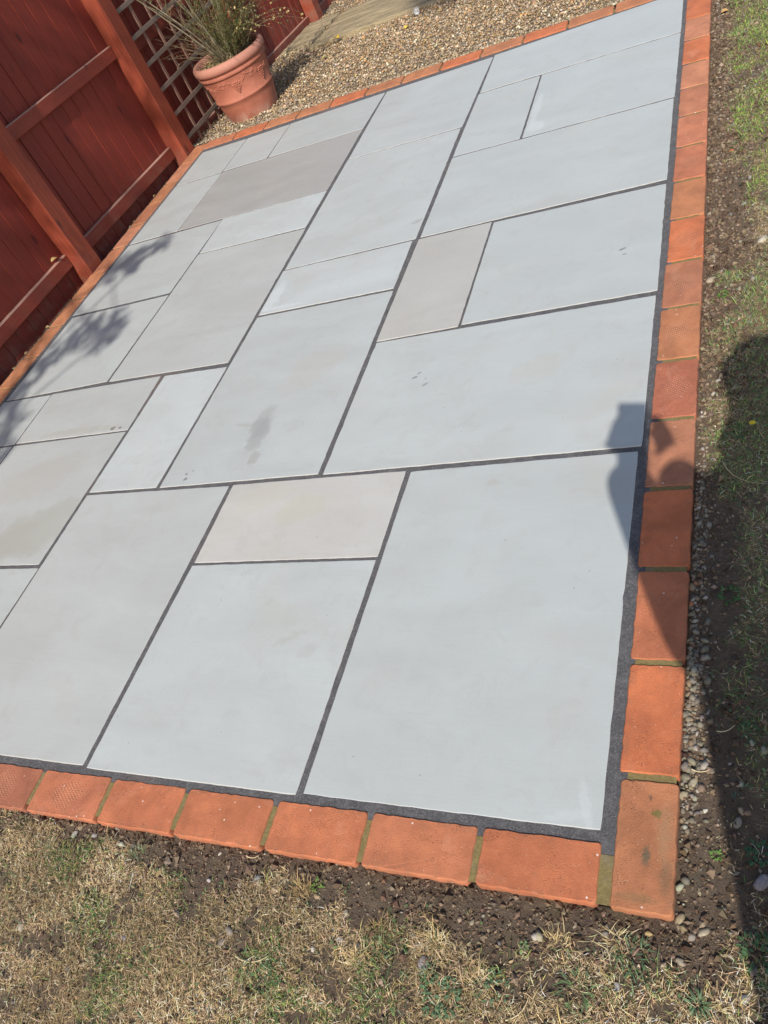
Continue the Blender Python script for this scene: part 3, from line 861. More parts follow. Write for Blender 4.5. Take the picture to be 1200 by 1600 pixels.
def rot_mats(n, tilt=0.5):
    az = rng.random(n) * 2 * np.pi; tx = rng.normal(0, tilt, n)
    ca, sa, ct, st = np.cos(az), np.sin(az), np.cos(tx), np.sin(tx)
    R = np.zeros((n, 3, 3))
    R[:, 0, 0] = ca; R[:, 0, 1] = -sa * ct; R[:, 0, 2] = sa * st
    R[:, 1, 0] = sa; R[:, 1, 1] = ca * ct; R[:, 1, 2] = -ca * st
    R[:, 2, 1] = st; R[:, 2, 2] = ct
    return R
OCT_V = np.array([(1, 0, 0), (-1, 0, 0), (0, 1, 0), (0, -1, 0), (0, 0, 1), (0, 0, -1)], float); OCT_F = np.array([(0, 2, 4), (2, 1, 4), (1, 3, 4), (3, 0, 4), (2, 0, 5), (1, 2, 5), (3, 1, 5), (0, 3, 5)])
def stones(name, pos, size, cols, flat=0.6, smooth=True, rough=0.16, base=None):
    bv, bf = base if base else (ICO_V, ICO_F)
    n = len(pos)
    sc = np.stack([rng.uniform(0.8, 1.3, n), rng.uniform(0.6, 0.95, n), rng.uniform(flat * 0.7, flat * 1.2, n)], 1) * (size[:, None] / 2)
    v = bv[None] * (1 + rng.normal(0, rough, (n, len(bv), 1)))
    v = v * sc[:, None]
    v = np.einsum('nij,nkj->nki', rot_mats(n), v) + pos[:, None]
    f = (bf[None] + (np.arange(n) * len(bv))[:, None, None]).reshape(-1, 3)
    c = np.repeat(cols, len(bv), 0)
    return np_mesh(name, v.reshape(-1, 3), [f], smooth, c)
def pick(pal, w, n, jit=0.15):
    pal = np.array(pal); w = np.array(w, float); w /= w.sum()
    c = pal[rng.choice(len(pal), n, p=w)]
    return np.clip(c * (1 + rng.normal(0, jit, (n, 1))) * (1 + rng.normal(0, 0.04, (n, 3))), 0.01, 0.85)

GR = [(0.40, 0.27, 0.145), (0.48, 0.36, 0.22), (0.56, 0.44, 0.29), (0.31, 0.22, 0.13), (0.25, 0.18, 0.12), (0.44, 0.26, 0.11), (0.68, 0.60, 0.46), (0.35, 0.29, 0.225)]
GWT = [5, 5, 3, 4, 3, 2.2, 1.3, 3]
def grav_pts(n, x0, x1, y0, y1):
    return rng.uniform(x0, x1, n), rng.uniform(y0, y1, n)
px, py = grav_pts(41000, -2.985, 0.12, 3.868, 6.3)
px2, py2 = grav_pts(6000, -2.985, 0.12, 6.3, 8.2)
px = np.concatenate([px, px2]); py = np.concatenate([py, py2])
ok = (py > 3.868 + (px + 2.78) * 0.018 + 0.022 * vnoise(px, py * 0, 0.16, 77))
wall_ = py < 3.896 + (px + 2.78) * 0.018
ok &= ~((px + 2.65) ** 2 + (py - 4.30) ** 2 < 0.135 ** 2)
px, py = px[ok], py[ok]; wall_ = wall_[ok]
n = len(px)
sz = np.clip(rng.lognormal(math.log(0.0112), 0.34, n), 0.006, 0.026) * np.where(py > 6.3, 1.3, 1.0)
pz = np.where(wall_, 0.007 + rng.uniform(-0.001, 0.003, n), gravel_h(px, py) + rng.uniform(-0.004, 0.006, n) + 0.018 * np.clip(1 - (py - 3.9) / 0.12, 0, 1))
gcol = pick(GR, GWT, n, 0.20)
# the strip along the edge and round the pot is greyer with dust
dusty = np.clip(1 - (py - 3.9) / 0.28, 0, 1)[:, None] * 0.45
gcol = gcol * (1 - dusty) + np.array([0.36, 0.32, 0.24]) * dusty * (0.6 + 0.8 * rng.random((n, 1)))
gr = link('gravel', stones('gravel', np.stack([px, py, pz], 1), sz, gcol, 0.65), M['stone'])
tag(gr, 'golden flint gravel covering the bed behind the patio', 'gravel', kind='stuff')

# soil crumbs and grit along the near and right-hand edges
def area_pts(n):
    k = int(n * 0.5)
    x = np.concatenate([rng.uniform(-1.55, 0.45, k), rng.uniform(0.098, 0.40, n - k)])
    y = np.concatenate([rng.uniform(-0.62, -0.108, k), rng.uniform(-0.45, 4.3, n - k)])
    sh_ = rng.permutation(n)
    return x[sh_], y[sh_]
x, y = area_pts(120000)
d = edge_dist(x, y)
bare = np.clip(1.25 - d / 0.10 + 1.3 * (fbm(x, y, 0.12, 41) - 0.5), 0, 1)
ok = rng.random(len(x)) < (0.16 + 0.84 * bare) * np.where(y > 1.2, 1.6, 0.8)
ok &= (d > 0.0005)
x, y = x[ok][:40000], y[ok][:40000]
n = len(x)
sz = np.clip(rng.lognormal(math.log(0.0034), 0.60, n) * np.where(y > 1.0, 1.5, 1.0), 0.0014, 0.020)
z = ground_h(x, y) + sz * 0.2
cc = pick([(0.115, 0.078, 0.052), (0.18, 0.130, 0.088), (0.070, 0.046, 0.031), (0.25, 0.195, 0.135), (0.14, 0.093, 0.060)], [4, 4, 3, 1.5, 3], n, 0.2)
cr = link('soil_crumbs', stones('soil_crumbs', np.stack([x, y, z], 1), sz, cc, 0.8, False, 0.2, (OCT_V, OCT_F)), M['crumb'])
tag(cr, 'dark crumbs of dry earth strewn beside the brick edging', 'soil', kind='stuff')

# small grit stones
x, y = area_pts(16000)
d = edge_dist(x, y)
ridge = (x > 0.118) & (x < 0.175) & (y > -0.10) & (y < 0.75)
dens = 0.06 + 0.35 * np.clip(1 - d / 0.10, 0, 1) + np.where((x > 0.118) & (y > 1.2), 0.55, 0)
ok = (rng.random(len(x)) < dens * 0.5) & (d > 0.003)
x, y = x[ok], y[ok]
k = 1500
x = np.concatenate([x, 0.119 + np.abs(rng.normal(0, 0.017, k))]); y = np.concatenate([y, np.where(rng.random(k) < 0.55, rng.normal(0.24, 0.12, k), rng.normal(0.62, 0.20, k))])
n = len(x)
sz = np.clip(rng.lognormal(math.log(0.0046), 0.62, n), 0.0018, 0.018)
z = ground_h(x, y) + sz * 0.12
cc = pick([(0.42, 0.36, 0.26), (0.55, 0.50, 0.42), (0.30, 0.26, 0.20), (0.36, 0.25, 0.15), (0.70, 0.66, 0.58), (0.26, 0.24, 0.23), (0.45, 0.16, 0.07)], [5, 2.5, 4, 3, 0.9, 2, 0.25], n, 0.18)
ridge_c = np.array([(0.40, 0.355, 0.25)])
isr = (x < 0.17) & (x > 0.118) & (y < 0.85) & (y > 0.0)
cc = cc * 0.56
cc = np.where(isr[:, None], cc * 0.75 + ridge_c * 0.17, cc)
gt = link('grit', stones('grit', np.stack([x, y, z], 1), sz, cc, 0.7, True, 0.14), M['stone'])
tag(gt, 'small pale grit stones along the outer side of the bricks', 'grit', kind='stuff')

# loose dirt and leaf litter in the gap under the fence
x = rng.uniform(-2.995, -2.884, 3500); y = rng.uniform(0.6, 3.85, 3500)
sz = np.clip(rng.lognormal(math.log(0.005), 0.5, 3500), 0.002, 0.016)
z = ground_h(x, y) + sz * 0.2
cc = pick([(0.07, 0.05, 0.035), (0.14, 0.11, 0.08), (0.04, 0.03, 0.02), (0.30, 0.25, 0.17)], [4, 3, 3, 0.6], 3500, 0.2)
lt = link('leaf_litter', stones('leaf_litter', np.stack([x, y, z], 1), sz, cc, 0.6, False, 0.25), M['crumb'])
tag(lt, 'dark dirt and litter in the gap between bricks and fence', 'litter', kind='stuff')

# ------------------------------------------------------------------ grass
def blades(name, x, y, z, length, width, elev, curl, cols, mat, az=None):
    n = len(x)
    if az is None: az = rng.random(n) * 2 * np.pi
    dx, dy = np.cos(az), np.sin(az)
    wx, wy = -dy, dx
    turn = rng.normal(0, 0.5, n) * curl
    pts = []
    p = np.stack([x, y, z], 1)
    e = elev.copy(); a = az.copy()
    pts.append(p)
    for s in range(3):
        st = length / 3
        p = p + np.stack([np.cos(a) * np.cos(e) * st, np.sin(a) * np.cos(e) * st, np.sin(e) * st], 1)
        e = e - curl * (0.35 + 0.35 * rng.random(n)); a = a + turn
        pts.append(p)
    zg = None
    W = np.stack([wx, wy, np.zeros(n)], 1) * (width / 2)[:, None]
    V = np.stack([pts[0] - W * 0.7, pts[0] + W * 0.7, pts[1] - W, pts[1] + W, pts[2] - W * 0.75, pts[2] + W * 0.75, pts[3]], 1)
    base = np.arange(n)[:, None] * 7
    q = np.concatenate([base + np.array([[0, 1, 3, 2]]), base + np.array([[2, 3, 5, 4]])])
    t = base + np.array([[4, 5, 6]])
    return np_mesh(name, V.reshape(-1, 3), [q, t], False, np.repeat(cols, 7, 0))

DRY = [(0.64, 0.47, 0.29), (0.54, 0.37, 0.20), (0.78, 0.64, 0.45), (0.36, 0.25, 0.13), (0.46, 0.35, 0.19), (0.26, 0.18, 0.10), (0.44, 0.35, 0.13)]
DW = [5, 5, 2.5, 4, 3, 3, 1.6]
GRN = [(0.10, 0.17, 0.045), (0.15, 0.22, 0.055), (0.075, 0.135, 0.05), (0.23, 0.27, 0.07), (0.12, 0.18, 0.09)]

def green_mask(x, y):
    """how green the lawn is, 0..1"""
    gm = np.clip((fbm(x, y, 0.11, 52) - 0.50) * 6, 0, 1) * 0.5
    far = (x > 0.15) & (y > 1.9)
    gm = np.where(far, np.clip(0.35 + np.clip((x - 0.15) / 0.05, 0, 1) * 0.9 * np.clip((fbm(x, y, 0.30, 53) - 0.28) * 4, 0.15, 1), 0, 1), gm)
    gm = np.where((x > 0.14) & (y > 0.1) & (y < 1.6), np.maximum(gm, 0.35 + 0.60 * np.clip((fbm(x, y, 0.2, 54) - 0.35) * 4, 0, 1) + 0.1), gm)
    return gm
def lawn(nn, kind):
    k = int(nn * 0.62)
    x = np.concatenate([rng.uniform(-1.55, 0.5, k), rng.uniform(0.118, 0.50, nn - k)])
    y = np.concatenate([rng.uniform(-0.62, -0.115, k), rng.uniform(-0.45, 4.2, nn - k)])
    d = edge_dist(x, y)
    gm = green_mask(x, y); cv = cover(x, y)
    if kind == 'dry':
        p = cv * (1.05 - 0.55 * gm)
    else:
        p = cv * gm + 0.03 * (cv > 0.02)
    ok = (rng.random(nn) < p) & (d > 0.004)
    return x[ok], y[ok], gm[ok], cv[ok]
x, y, gm, cv = lawn(230000, 'dry')
n = len(x)
L = np.clip(rng.lognormal(math.log(0.0125), 0.48, n), 0.004, 0.038)
cols = pick(DRY, DW, n, 0.18)
patch = np.clip((fbm(x, y, 0.16, 71) - 0.4) * 4, 0, 1)[:, None]
moss = np.array([(0.26, 0.225, 0.065)])
cols = cols * (0.86 + 0.42 * patch) * (1 - 0.14 * (1 - patch)) + moss * 0.10 * (1 - patch)
cols = cols * np.where((x > 0.13) & (y > 0.6), 1.25, 1.0)[:, None]
cols = np.clip(cols * np.clip(rng.normal(1, 0.30, (n, 1)), 0.35, 1.9), 0, 0.85)
o = link('dry_grass', blades('dry_grass', x, y, ground_h(x, y) + rng.uniform(-0.001, 0.006, n), L, rng.uniform(0.0005, 0.0012, n), rng.uniform(-0.1, 0.6, n), rng.uniform(0.2, 1.6, n), cols, M['dry']), M['dry'])
tag(o, 'straw coloured dry grass and thatch round the outside of the patio', 'grass', kind='stuff')
# flat dead scraps: withered clover, chaff and broken thatch
x, y, gm, cv = lawn(9000, 'dry')
n = len(x)
o = link('dead_scraps', blades('dead_scraps', x, y, ground_h(x, y) + rng.uniform(0.001, 0.007, n), rng.uniform(0.004, 0.013, n), rng.uniform(0.0018, 0.0045, n), rng.uniform(-0.1, 0.5, n), rng.uniform(0.0, 1.2, n),
         pick([(0.40, 0.30, 0.17), (0.26, 0.18, 0.10), (0.50, 0.42, 0.28), (0.30, 0.27, 0.14), (0.16, 0.11, 0.07)], [3, 3, 1.5, 2, 2], n, 0.25), M['dry']), M['dry'])
tag(o, 'withered flat scraps of leaf lying in the dry turf', 'leaf litter', kind='stuff')
# low clover-like leaves in the greener patches
x, y, gm, cv = lawn(26000, 'green')
n = len(x)
o = link('clover', blades('clover', x, y, ground_h(x, y) + rng.uniform(0.002, 0.008, n), rng.uniform(0.004, 0.009, n), rng.uniform(0.0022, 0.0050, n), rng.uniform(-0.1, 0.6, n), rng.uniform(0.0, 0.6, n),
         pick([(0.13, 0.20, 0.08), (0.09, 0.15, 0.06), (0.18, 0.25, 0.11)], [3, 3, 1.5], n, 0.25), M['green']), M['green'])
tag(o, 'low clover leaves spread through the greener patches of lawn', 'clover', kind='stuff')
x, y, gm, cv = lawn(150000, 'green')
n = len(x)
L = np.clip(rng.lognormal(math.log(0.012), 0.45, n), 0.005, 0.04)
cols = pick(GRN, [3, 3, 3, 1.2, 2], n, 0.30)
bright = ((x > 0.15) & (y > 1.9))[:, None]
cols = np.where(bright, cols * np.array([2.2, 2.3, 1.3]), cols * np.where((x > 0.13) & (y > 0.5), 1.8, 1.2)[:, None])
o = link('green_grass', blades('green_grass', x, y, ground_h(x, y) + rng.uniform(0.0, 0.004, n), L, rng.uniform(0.0008, 0.0018, n), rng.uniform(0.2, 1.3, n), rng.uniform(0.1, 0.9, n), cols, M['green']), M['green'])
tag(o, 'short green lawn grass growing among the straw', 'grass', kind='stuff')
# the rest of the lawn, coarser
nn = 26000
x = rng.uniform(-6, 6, nn); y = rng.uniform(-6, 9, nn)
ok = ((x > 0.5) | (y < -0.62)) & ((x > -2.8) | (y < -0.62)) & (x > -2.9)
x, y = x[ok], y[ok]; n = len(x)
cols = np.where(rng.random((n, 1)) < 0.55, pick(DRY, DW, n, 0.2), pick(GRN, [3, 3, 3, 1.2, 2], n, 0.2))
o = link('rough_lawn', blades('rough_lawn', x, y, ground_h(x, y), rng.uniform(0.03, 0.07, n), rng.uniform(0.004, 0.009, n), rng.uniform(0.1, 1.1, n), rng.uniform(0.2, 0.9, n), cols, M['dry']), M['dry'])
tag(o, 'patchy lawn carrying on past the picture edge', 'grass', kind='stuff')

# ------------------------------------------------------------------ individual pebbles
def add_pebble(x, y, size, col, label, elong=1.35, rz=None, flat=0.55):
    v = SUB_V.copy()
    for _ in range(9):                       # knock flats off it, as on a flint
        d_ = rng.normal(0, 1, 3); d_ /= np.linalg.norm(d_); h_ = rng.uniform(0.62, 0.9)
        pr2 = v @ d_; v = v - np.outer(np.maximum(pr2 - h_, 0), d_)
    v = v * (1 + rng.normal(0, 0.02, (len(v), 1)))
    v = v * np.array([size / 2 * elong, size / 2 * 0.9, size / 2 * flat])
    c = np.tile(np.array(col) * 0.66 * np.array([1, .96, .9]), (len(v), 1)) * (1 + rng.normal(0, 0.12, (len(v), 1)))
    size *= 0.92
    me = np_mesh('pebble', v, [SUB_F], True, c)
    o = link('pebble', me, M['stone'], None, (x, y, float(ground_h(x, y)) + size * 0.08))
    o.rotation_euler = (random.uniform(-.3, .3), random.uniform(-.3, .3), rz if rz is not None else random.uniform(0, 3.1))
    tag(o, label, 'pebble', 'loose pebbles lying on the soil and lawn')
GREY = (0.36, 0.37, 0.39); WHT = (0.66, 0.63, 0.56); TAN = (0.50, 0.38, 0.24); LIL = (0.46, 0.41, 0.42); YEL = (0.62, 0.48, 0.24); FLN = (0.52, 0.46, 0.36)
PEB = [
 (-.658, -.165, .019, (0.34, 0.35, 0.36), 'smooth mid grey pebble in the soil below the fourth near-row brick from the corner'),
 (-1.176, -.150, .015, (0.50, 0.48, 0.45), 'pale grey pebble, left of a pair in dark soil below the near brick row'),
 (-1.117, -.145, .013, (0.50, 0.50, 0.50), 'pale grey pebble, right of a pair in dark soil below the near brick row'),
 (-.898, -.193, .014, YEL, 'golden tan pebble among dry grass below the sixth near-row brick'),
 (-.770, -.133, .009, WHT, 'tiny white pebble close under the near brick row'),
 (-.983, -.200, .008, WHT, 'small white pebble beside a tuft of long grass blades'),
 (-.695, -.185, .010, FLN, 'small buff pebble left of the smooth grey pebble'),
 (-.678, -.131, .011, (0.66, 0.58, 0.42), 'straw coloured flat chip touching the near brick row'),
 (-.450, -.197, .015, (0.44, 0.40, 0.32), 'round brownish grey pebble in bare soil below the third near-row brick'),
 (-.515, -.178, .013, TAN, 'small tan pebble beside a weed in the bare soil'),
 (-.441, -.241, .013, (0.40, 0.38, 0.40), 'oval grey pebble below the round brownish one in bare soil'),
 (-.405, -.243, .008, LIL, 'small lilac grey pebble right of the oval grey one'),
 (-.490, -.265, .010, (0.78, 0.75, 0.68), 'bright white pebble at the edge of the pale dry grass'),
 (-.277, -.250, .024, (0.48, 0.44, 0.44), 'long pinkish grey stone below a heap of small clods'),
 (-.296, -.224, .013, (0.42, 0.35, 0.27), 'brown stone at the top of a small heap of clods'),
 (-.318, -.236, .011, (0.46, 0.40, 0.32), 'buff stone at the left of a small heap of clods'),
 (-1.183, -.350, .022, (0.50, 0.45, 0.36), 'large cream pebble in dry grass near the left edge of the photo'),
 (-.940, -.325, .013, (0.55, 0.47, 0.36), 'buff square pebble lying in the dry grass beside a slate grey one'),
 (-.911, -.323, .013, (0.27, 0.28, 0.33), 'slate grey pebble in the dry grass beside a buff one'),
 (-.676, -.268, .020, (0.42, 0.37, 0.34), 'long mauve brown pebble on dark soil between grass patches'),
 (-.684, -.290, .015, (0.36, 0.31, 0.26), 'flat brown pebble just below the long mauve brown one'),
 (-.668, -.245, .012, (0.48, 0.38, 0.30), 'pinkish tan pebble just above the long mauve brown one'),
 (.242, -.033, .024, (0.46, 0.41, 0.44), 'large lilac grey pebble at the right edge of the photo'),
 (.079, -.135, .011, YEL, 'yellowish pebble in the soil below the corner brick'),
 (.125, -.106, .017, (0.50, 0.42, 0.28), 'ochre stone touching the outer corner of the corner brick'),
 (.159, -.118, .018, (0.50, 0.44, 0.34), 'angular cream stone right of and below the corner brick'),
 (.143, -.128, .012, (0.42, 0.38, 0.34), 'grey brown stone left of the angular cream one'),
 (.038, -.217, .013, (0.46, 0.45, 0.46), 'pale grey pebble in soil near the bottom edge of the photo'),
 (.217, -.198, .016, (0.58, 0.58, 0.60), 'shiny white grey pebble in the bottom right of the photo'),
 (.129, -.167, .014, FLN, 'buff chipped stone below the angular cream one'),
 (.248, .185, .016, (0.58, 0.54, 0.42), 'round cream pebble in the shade at the right edge of the photo'),
 (.230, .197, .010, WHT, 'white chip above and left of the round cream pebble'),
 (.212, .123, .009, WHT, 'small white pebble in the shaded soil by a seedling'),
 (.207, .056, .016, (0.40, 0.36, 0.31), 'grey brown oval stone in soil beside the corner brick'),
 (.213, .076, .011, (0.52, 0.42, 0.30), 'tan pebble at the left of a close pair in the soil'),
 (.222, .074, .011, (0.45, 0.30, 0.20), 'rust brown pebble at the right of a close pair in the soil'),
 (.138, .117, .017, (0.48, 0.44, 0.32), 'rounded buff stone in the grit beside the mortar joint above the corner brick'),
 (.149, .109, .014, (0.46, 0.47, 0.47), 'smooth grey stone just right of the rounded buff one in the grit'),
 (.157, .072, .009, (0.74, 0.72, 0.64), 'small bright white pebble in soil beside the corner brick'),
 (.136, 1.580, .028, (0.55, 0.47, 0.36), 'large flat tan stone in the soil beside the right-hand bricks'),
 (.140, 1.691, .020, (0.50, 0.43, 0.33), 'angular tan stone just above the large flat tan one'),
 (.128, 1.930, .018, (0.62, 0.56, 0.46), 'pale chip of stone in bare soil beside the right-hand bricks'),
 (.163, 1.150, .012, WHT, 'small white pebble in grass beside the right-hand bricks'),
 (.152, 1.105, .015, (0.66, 0.62, 0.52), 'white oval pebble a little nearer than a small white one by the right-hand bricks'),
 (.177, .934, .012, (0.62, 0.60, 0.56), 'pale pebble in shaded grass below a yellow flower'),
 (.270, 1.72, .028, (0.66, 0.62, 0.52), 'whitish stone in straw at the far right edge of the photo'),
]
for (x, y, s, c, lab) in PEB:
    add_pebble(x, y, s, c, lab)

# ------------------------------------------------------------------ weeds and tufts
def leaf_geo(V, Fc, Cc, base, az, L, W, elev, col, droop=0.6, lobes=False):
    """adds a small folded leaf of 4 quads to the lists"""
    o = len(V)
    segs = 4
    p = Vector(base); e = elev
    d2 = Vector((math.cos(az), math.sin(az), 0)); side = Vector((-d2.y, d2.x, 0))
    ws = [0.25, 0.85, 1.0, 0.7, 0.05]
    for s in range(segs + 1):
        w = W / 2 * ws[s] * (1.25 if lobes and s % 2 else 0.8 if lobes else 1)
        V += [p - side * w + Vector((0, 0, w * 0.35)), p, p + side * w + Vector((0, 0, w * 0.35))]
        k = random.uniform(0.85, 1.15)
        Cc += [tuple(c * k for c in col)] * 3
        st = L / segs
        p = p + (d2 * math.cos(e) + Vector((0, 0, math.sin(e)))) * st
        e -= droop / segs
    for s in range(segs):
        a_ = o + s * 3
        Fc += [(a_, a_ + 1, a_ + 4, a_ + 3), (a_ + 1, a_ + 2, a_ + 5, a_ + 4)]
def weed(x, y, r, label, col=(0.10, 0.165, 0.075), n=26, spread=None, Lr=(0.45, 0.8), lob=True, name='weed', cat='weed'):
    V, Fc, Cc = [], [], []
    spread = spread or r
    zc = float(ground_h(x, y))
    for i in range(int(n * 1.9)):
        rr = spread * math.sqrt(random.random()) * 0.75
        th = random.uniform(0, 6.28)
        bx, by = rr * math.cos(th), rr * math.sin(th)
        az = th + random.uniform(-0.9, 0.9)
        kk_ = random.uniform(0.75, 1.3)
        leaf_geo(V, Fc, Cc, (bx, by, float(ground_h(x + bx, y + by)) - zc + 0.002 + random.random() * 0.007), az, r * random.uniform(*Lr) * 0.62, r * random.uniform(0.13, 0.24) * (0.45 if Lr[0] > 0.7 else 1), random.uniform(0.0, 0.9), tuple(c * kk_ for c in col), 1.2, lob)
    me = np_mesh(name, np.array([tuple(v) for v in V]), [np.array(Fc)], True, np.array(Cc))
    o = link(name, me, M['leaf'], None, (x, y, zc))
    tag(o, label, cat, 'small weeds in the lawn')
weed(-.232, -.292, .022, 'crinkled green clover-like weed with many leaves below the heap of clods', (0.115, 0.20, 0.10), 46, 0.042)
weed(-.262, -.262, .016, 'small green weed just above the crinkled leafy one', (0.10, 0.18, 0.08), 18, 0.02)
weed(-.111, -.191, .014, 'tiny pale leaved seedling in the bare soil near the corner', (0.17, 0.25, 0.11), 8, 0.008)
weed(.238, -.135, .024, 'green broad leaved weed at the right edge below the lilac pebble', (0.08, 0.15, 0.06), 24, 0.034)
weed(.154, -.219, .026, 'pale green rosette weed with long leaves at the bottom right', (0.14, 0.22, 0.11), 16, 0.012, (0.9, 1.3), False)
weed(.060, -.170, .020, 'spiky grey green weed below the corner brick', (0.11, 0.19, 0.09), 26, 0.034, (0.8, 1.4), False)
weed(-.919, -.238, .014, 'single rounded green leaf weed in the brown grass', (0.16, 0.28, 0.10), 3, 0.004, (0.8, 1.1), False)
weed(-.521, -.161, .016, 'fresh green weed in the soil below the fourth near-row brick', (0.16, 0.25, 0.06), 16, 0.016)
weed(.177, 0.0, .015, 'little bright green weed beside the corner brick', (0.15, 0.27, 0.06), 12, 0.010)
weed(.240, 0.010, .022, 'dark green weed just above the lilac pebble', (0.06, 0.13, 0.06), 20, 0.024)
weed(-.567, -.329, .018, 'low green weed near the bottom of the dry lawn', (0.10, 0.17, 0.07), 20, 0.03)
weed(-.150, -.262, .018, 'grey green weed between straw tufts left of the corner', (0.11, 0.18, 0.09), 24, 0.034)
weed(.225, .221, .018, 'dark green weed in the shadow at the right edge', (0.07, 0.14, 0.06), 16, 0.02)
weed(.193, .505, .020, 'green weed in the shaded soil by the third right-hand brick', (0.08, 0.16, 0.05), 20, 0.026)
weed(.205, .06 + .04, .010, 'tiny bluish seedling by the small white pebble', (0.10, 0.17, 0.11), 7, 0.006)
weed(-.02, -.235, .022, 'long leaved grass weed below the corner joint', (0.13, 0.21, 0.09), 18, 0.03, (1.0, 1.8), False)
weed(.17, 1.50, .020, 'bright green sprig beside the large flat tan stone', (0.14, 0.26, 0.05), 14, 0.016)

def tuft(x, y, r, label, pal, n=60, elev=(0.1, 1.1), w=(0.0006, 0.0014)):
    n = int(n * 1.7)
    xx = x + rng.normal(0, r * 0.30, n); yy = y + rng.normal(0, r * 0.22, n)
    zc = float(ground_h(x, y))
    az = np.arctan2(yy - y, xx - x) + rng.normal(0, 1.2, n)
    cols = pick(pal, [1] * len(pal), n, 0.15)
    me = blades('grass_tuft', xx - x, yy - y, np.full(n, 0.001), r * np.clip(rng.lognormal(-0.75, 0.45, n), 0.15, 1.1), rng.uniform(w[0], w[1], n), rng.uniform(elev[0], elev[1], n), rng.uniform(0.1, 0.7, n), cols, M['dry'], az)
    o = link('grass_tuft', me, M['dry'], None, (x, y, zc))
    tag(o, label, 'grass tuft', 'separate grass tufts on bare soil')
TU = [(0.62, 0.50, 0.27), (0.50, 0.36, 0.16), (0.56, 0.42, 0.20), (0.70, 0.60, 0.40)]
tuft(-.374, -.212, .034, 'thin brown dry tuft standing alone on the bare soil', [(0.42, 0.30, 0.14), (0.34, 0.25, 0.12)], 50)
tuft(-.262, -.212, .038, 'thick golden dry tuft on the bare soil right of the thin brown one', TU, 120)
tuft(-.400, -.268, .034, 'straw tuft at the lower edge of the bare soil', TU, 90)
tuft(-.180, -.258, .040, 'long straw tuft lying over beside the green weeds', TU, 80, (0.0, 0.6))
tuft(-.970, -.165, .045, 'tuft of long grey green blades just below the near brick row', [(0.20, 0.24, 0.12), (0.30, 0.32, 0.20), (0.14, 0.19, 0.09)], 34, (0.5, 1.2))
tuft(-1.22, -.19, .040, 'loose green bladed tuft near the left edge below the bricks', [(0.18, 0.24, 0.12), (0.26, 0.30, 0.16)], 26, (0.3, 1.0))
tuft(-.555, -.170, .034, 'brown matted tuft beside the fresh green weed', [(0.46, 0.33, 0.16), (0.34, 0.24, 0.11)], 90)
tuft(.03, -.155, .036, 'yellowed straw tuft close below the corner brick', TU, 50, (0.0, 0.6))
tuft(-.06, -.175, .034, 'brown straw tuft below the first near-row brick', [(0.44, 0.32, 0.15), (0.58, 0.46, 0.24)], 60, (0.0, 0.7))

# loose dead stalks on the soil
def curve_tube(name, pts, r0, r1, mat, parent=None, sides=6, cols=None):
    V, Fc = [], []
    n = len(pts)
    for i, p in enumerate(pts):
        p = Vector(p)
        d = (Vector(pts[min(i + 1, n - 1)]) - Vector(pts[max(i - 1, 0)])).normalized()
        up = Vector((0, 0, 1)) if abs(d.z) < 0.9 else Vector((1, 0, 0))
        s = d.cross(up).normalized(); u = s.cross(d)
        r = r0 + (r1 - r0) * i / (n - 1)
        for k in range(sides):
            a_ = 2 * math.pi * k / sides
            V.append(p + s * (math.cos(a_) * r) + u * (math.sin(a_) * r))
    for i in range(n - 1):
        for k in range(sides):
            Fc.append((i * sides + k, i * sides + (k + 1) % sides, (i + 1) * sides + (k + 1) % sides, (i + 1) * sides + k))
    me = np_mesh(name, np.array([tuple(v) for v in V]), [np.array(Fc)], True, None if cols is None else np.tile(np.array(cols), (len(V), 1)))
    return link(name, me, mat, parent)
for (x, y, az, L, lab) in [(.19, .215, 0.45, .032, 'curved dead stalk on the shaded soil'), (.150, .135, 0.1, .030, 'pale dead stalk lying over the grit'),
                           (-.685, -.132, 0.15, .03, 'flat straw stalk against the near bricks'), (.205, .82, -0.75, .10, 'long straw stalk lying in the shaded grass'),
                           (-.60, -.31, 0.2, .07, 'thin straw stalk lying in the dry lawn'), (-.10, -.285, 0.9, .05, 'pale straw stalk at the bottom of the photo')]:
    pts = []
    for i in range(6):
        f = i / 5 - 0.5
        pts.append((x + math.cos(az) * L * f - math.sin(az) * L * 0.14 * (f * f * 4), y + math.sin(az) * L * f + math.cos(az) * L * 0.14 * (f * f * 4), float(ground_h(x, y)) + 0.006 + 0.003 * abs(f)))
    o = curve_tube('dry_stalk', pts, 0.0013, 0.0006, M['dry'], None, 5, (0.62, 0.50, 0.30))
    tag(o, lab, 'stalk', 'dead stalks on the ground')

# fallen leaves and a flower
def fallen_leaf(x, y, z, s, col, label, rz=0):
    V, Fc, Cc = [], [], []
    leaf_geo(V, Fc, Cc, (-s / 2, 0, 0), 0, s, s * 0.75, 0.35, col, 0.9)
    o = link('fallen_leaf', np_mesh('fallen_leaf', np.array([tuple(v) for v in V]), [np.array(Fc)], True, np.array(Cc)), M['leaf'], None, (x, y, z))
    o.rotation_euler = (0.15, 0.1, rz)
    tag(o, label, 'leaf', 'fallen leaves')
def gz(x, y): return float(gravel_h(x, y)) + 0.010
fallen_leaf(-2.36, 5.235, -0.048, .060, (0.85, 0.55, 0.05), 'yellow leaf at the near edge of the sandstone slab', 2.4)
fallen_leaf(-1.737, 4.94, gz(-1.737, 4.94), .042, (0.80, 0.58, 0.08), 'yellow leaf on the open gravel right of the sandstone slab', 1.2)
fallen_leaf(-2.336, 4.90, gz(-2.336, 4.90), .045, (0.60, 0.48, 0.20), 'dull tan leaf on the gravel between pot and slab', 0.4)
fallen_leaf(.158, 3.45, -.004, .030, (0.62, 0.38, 0.15), 'orange brown leaf in the far right soil', 0.3)
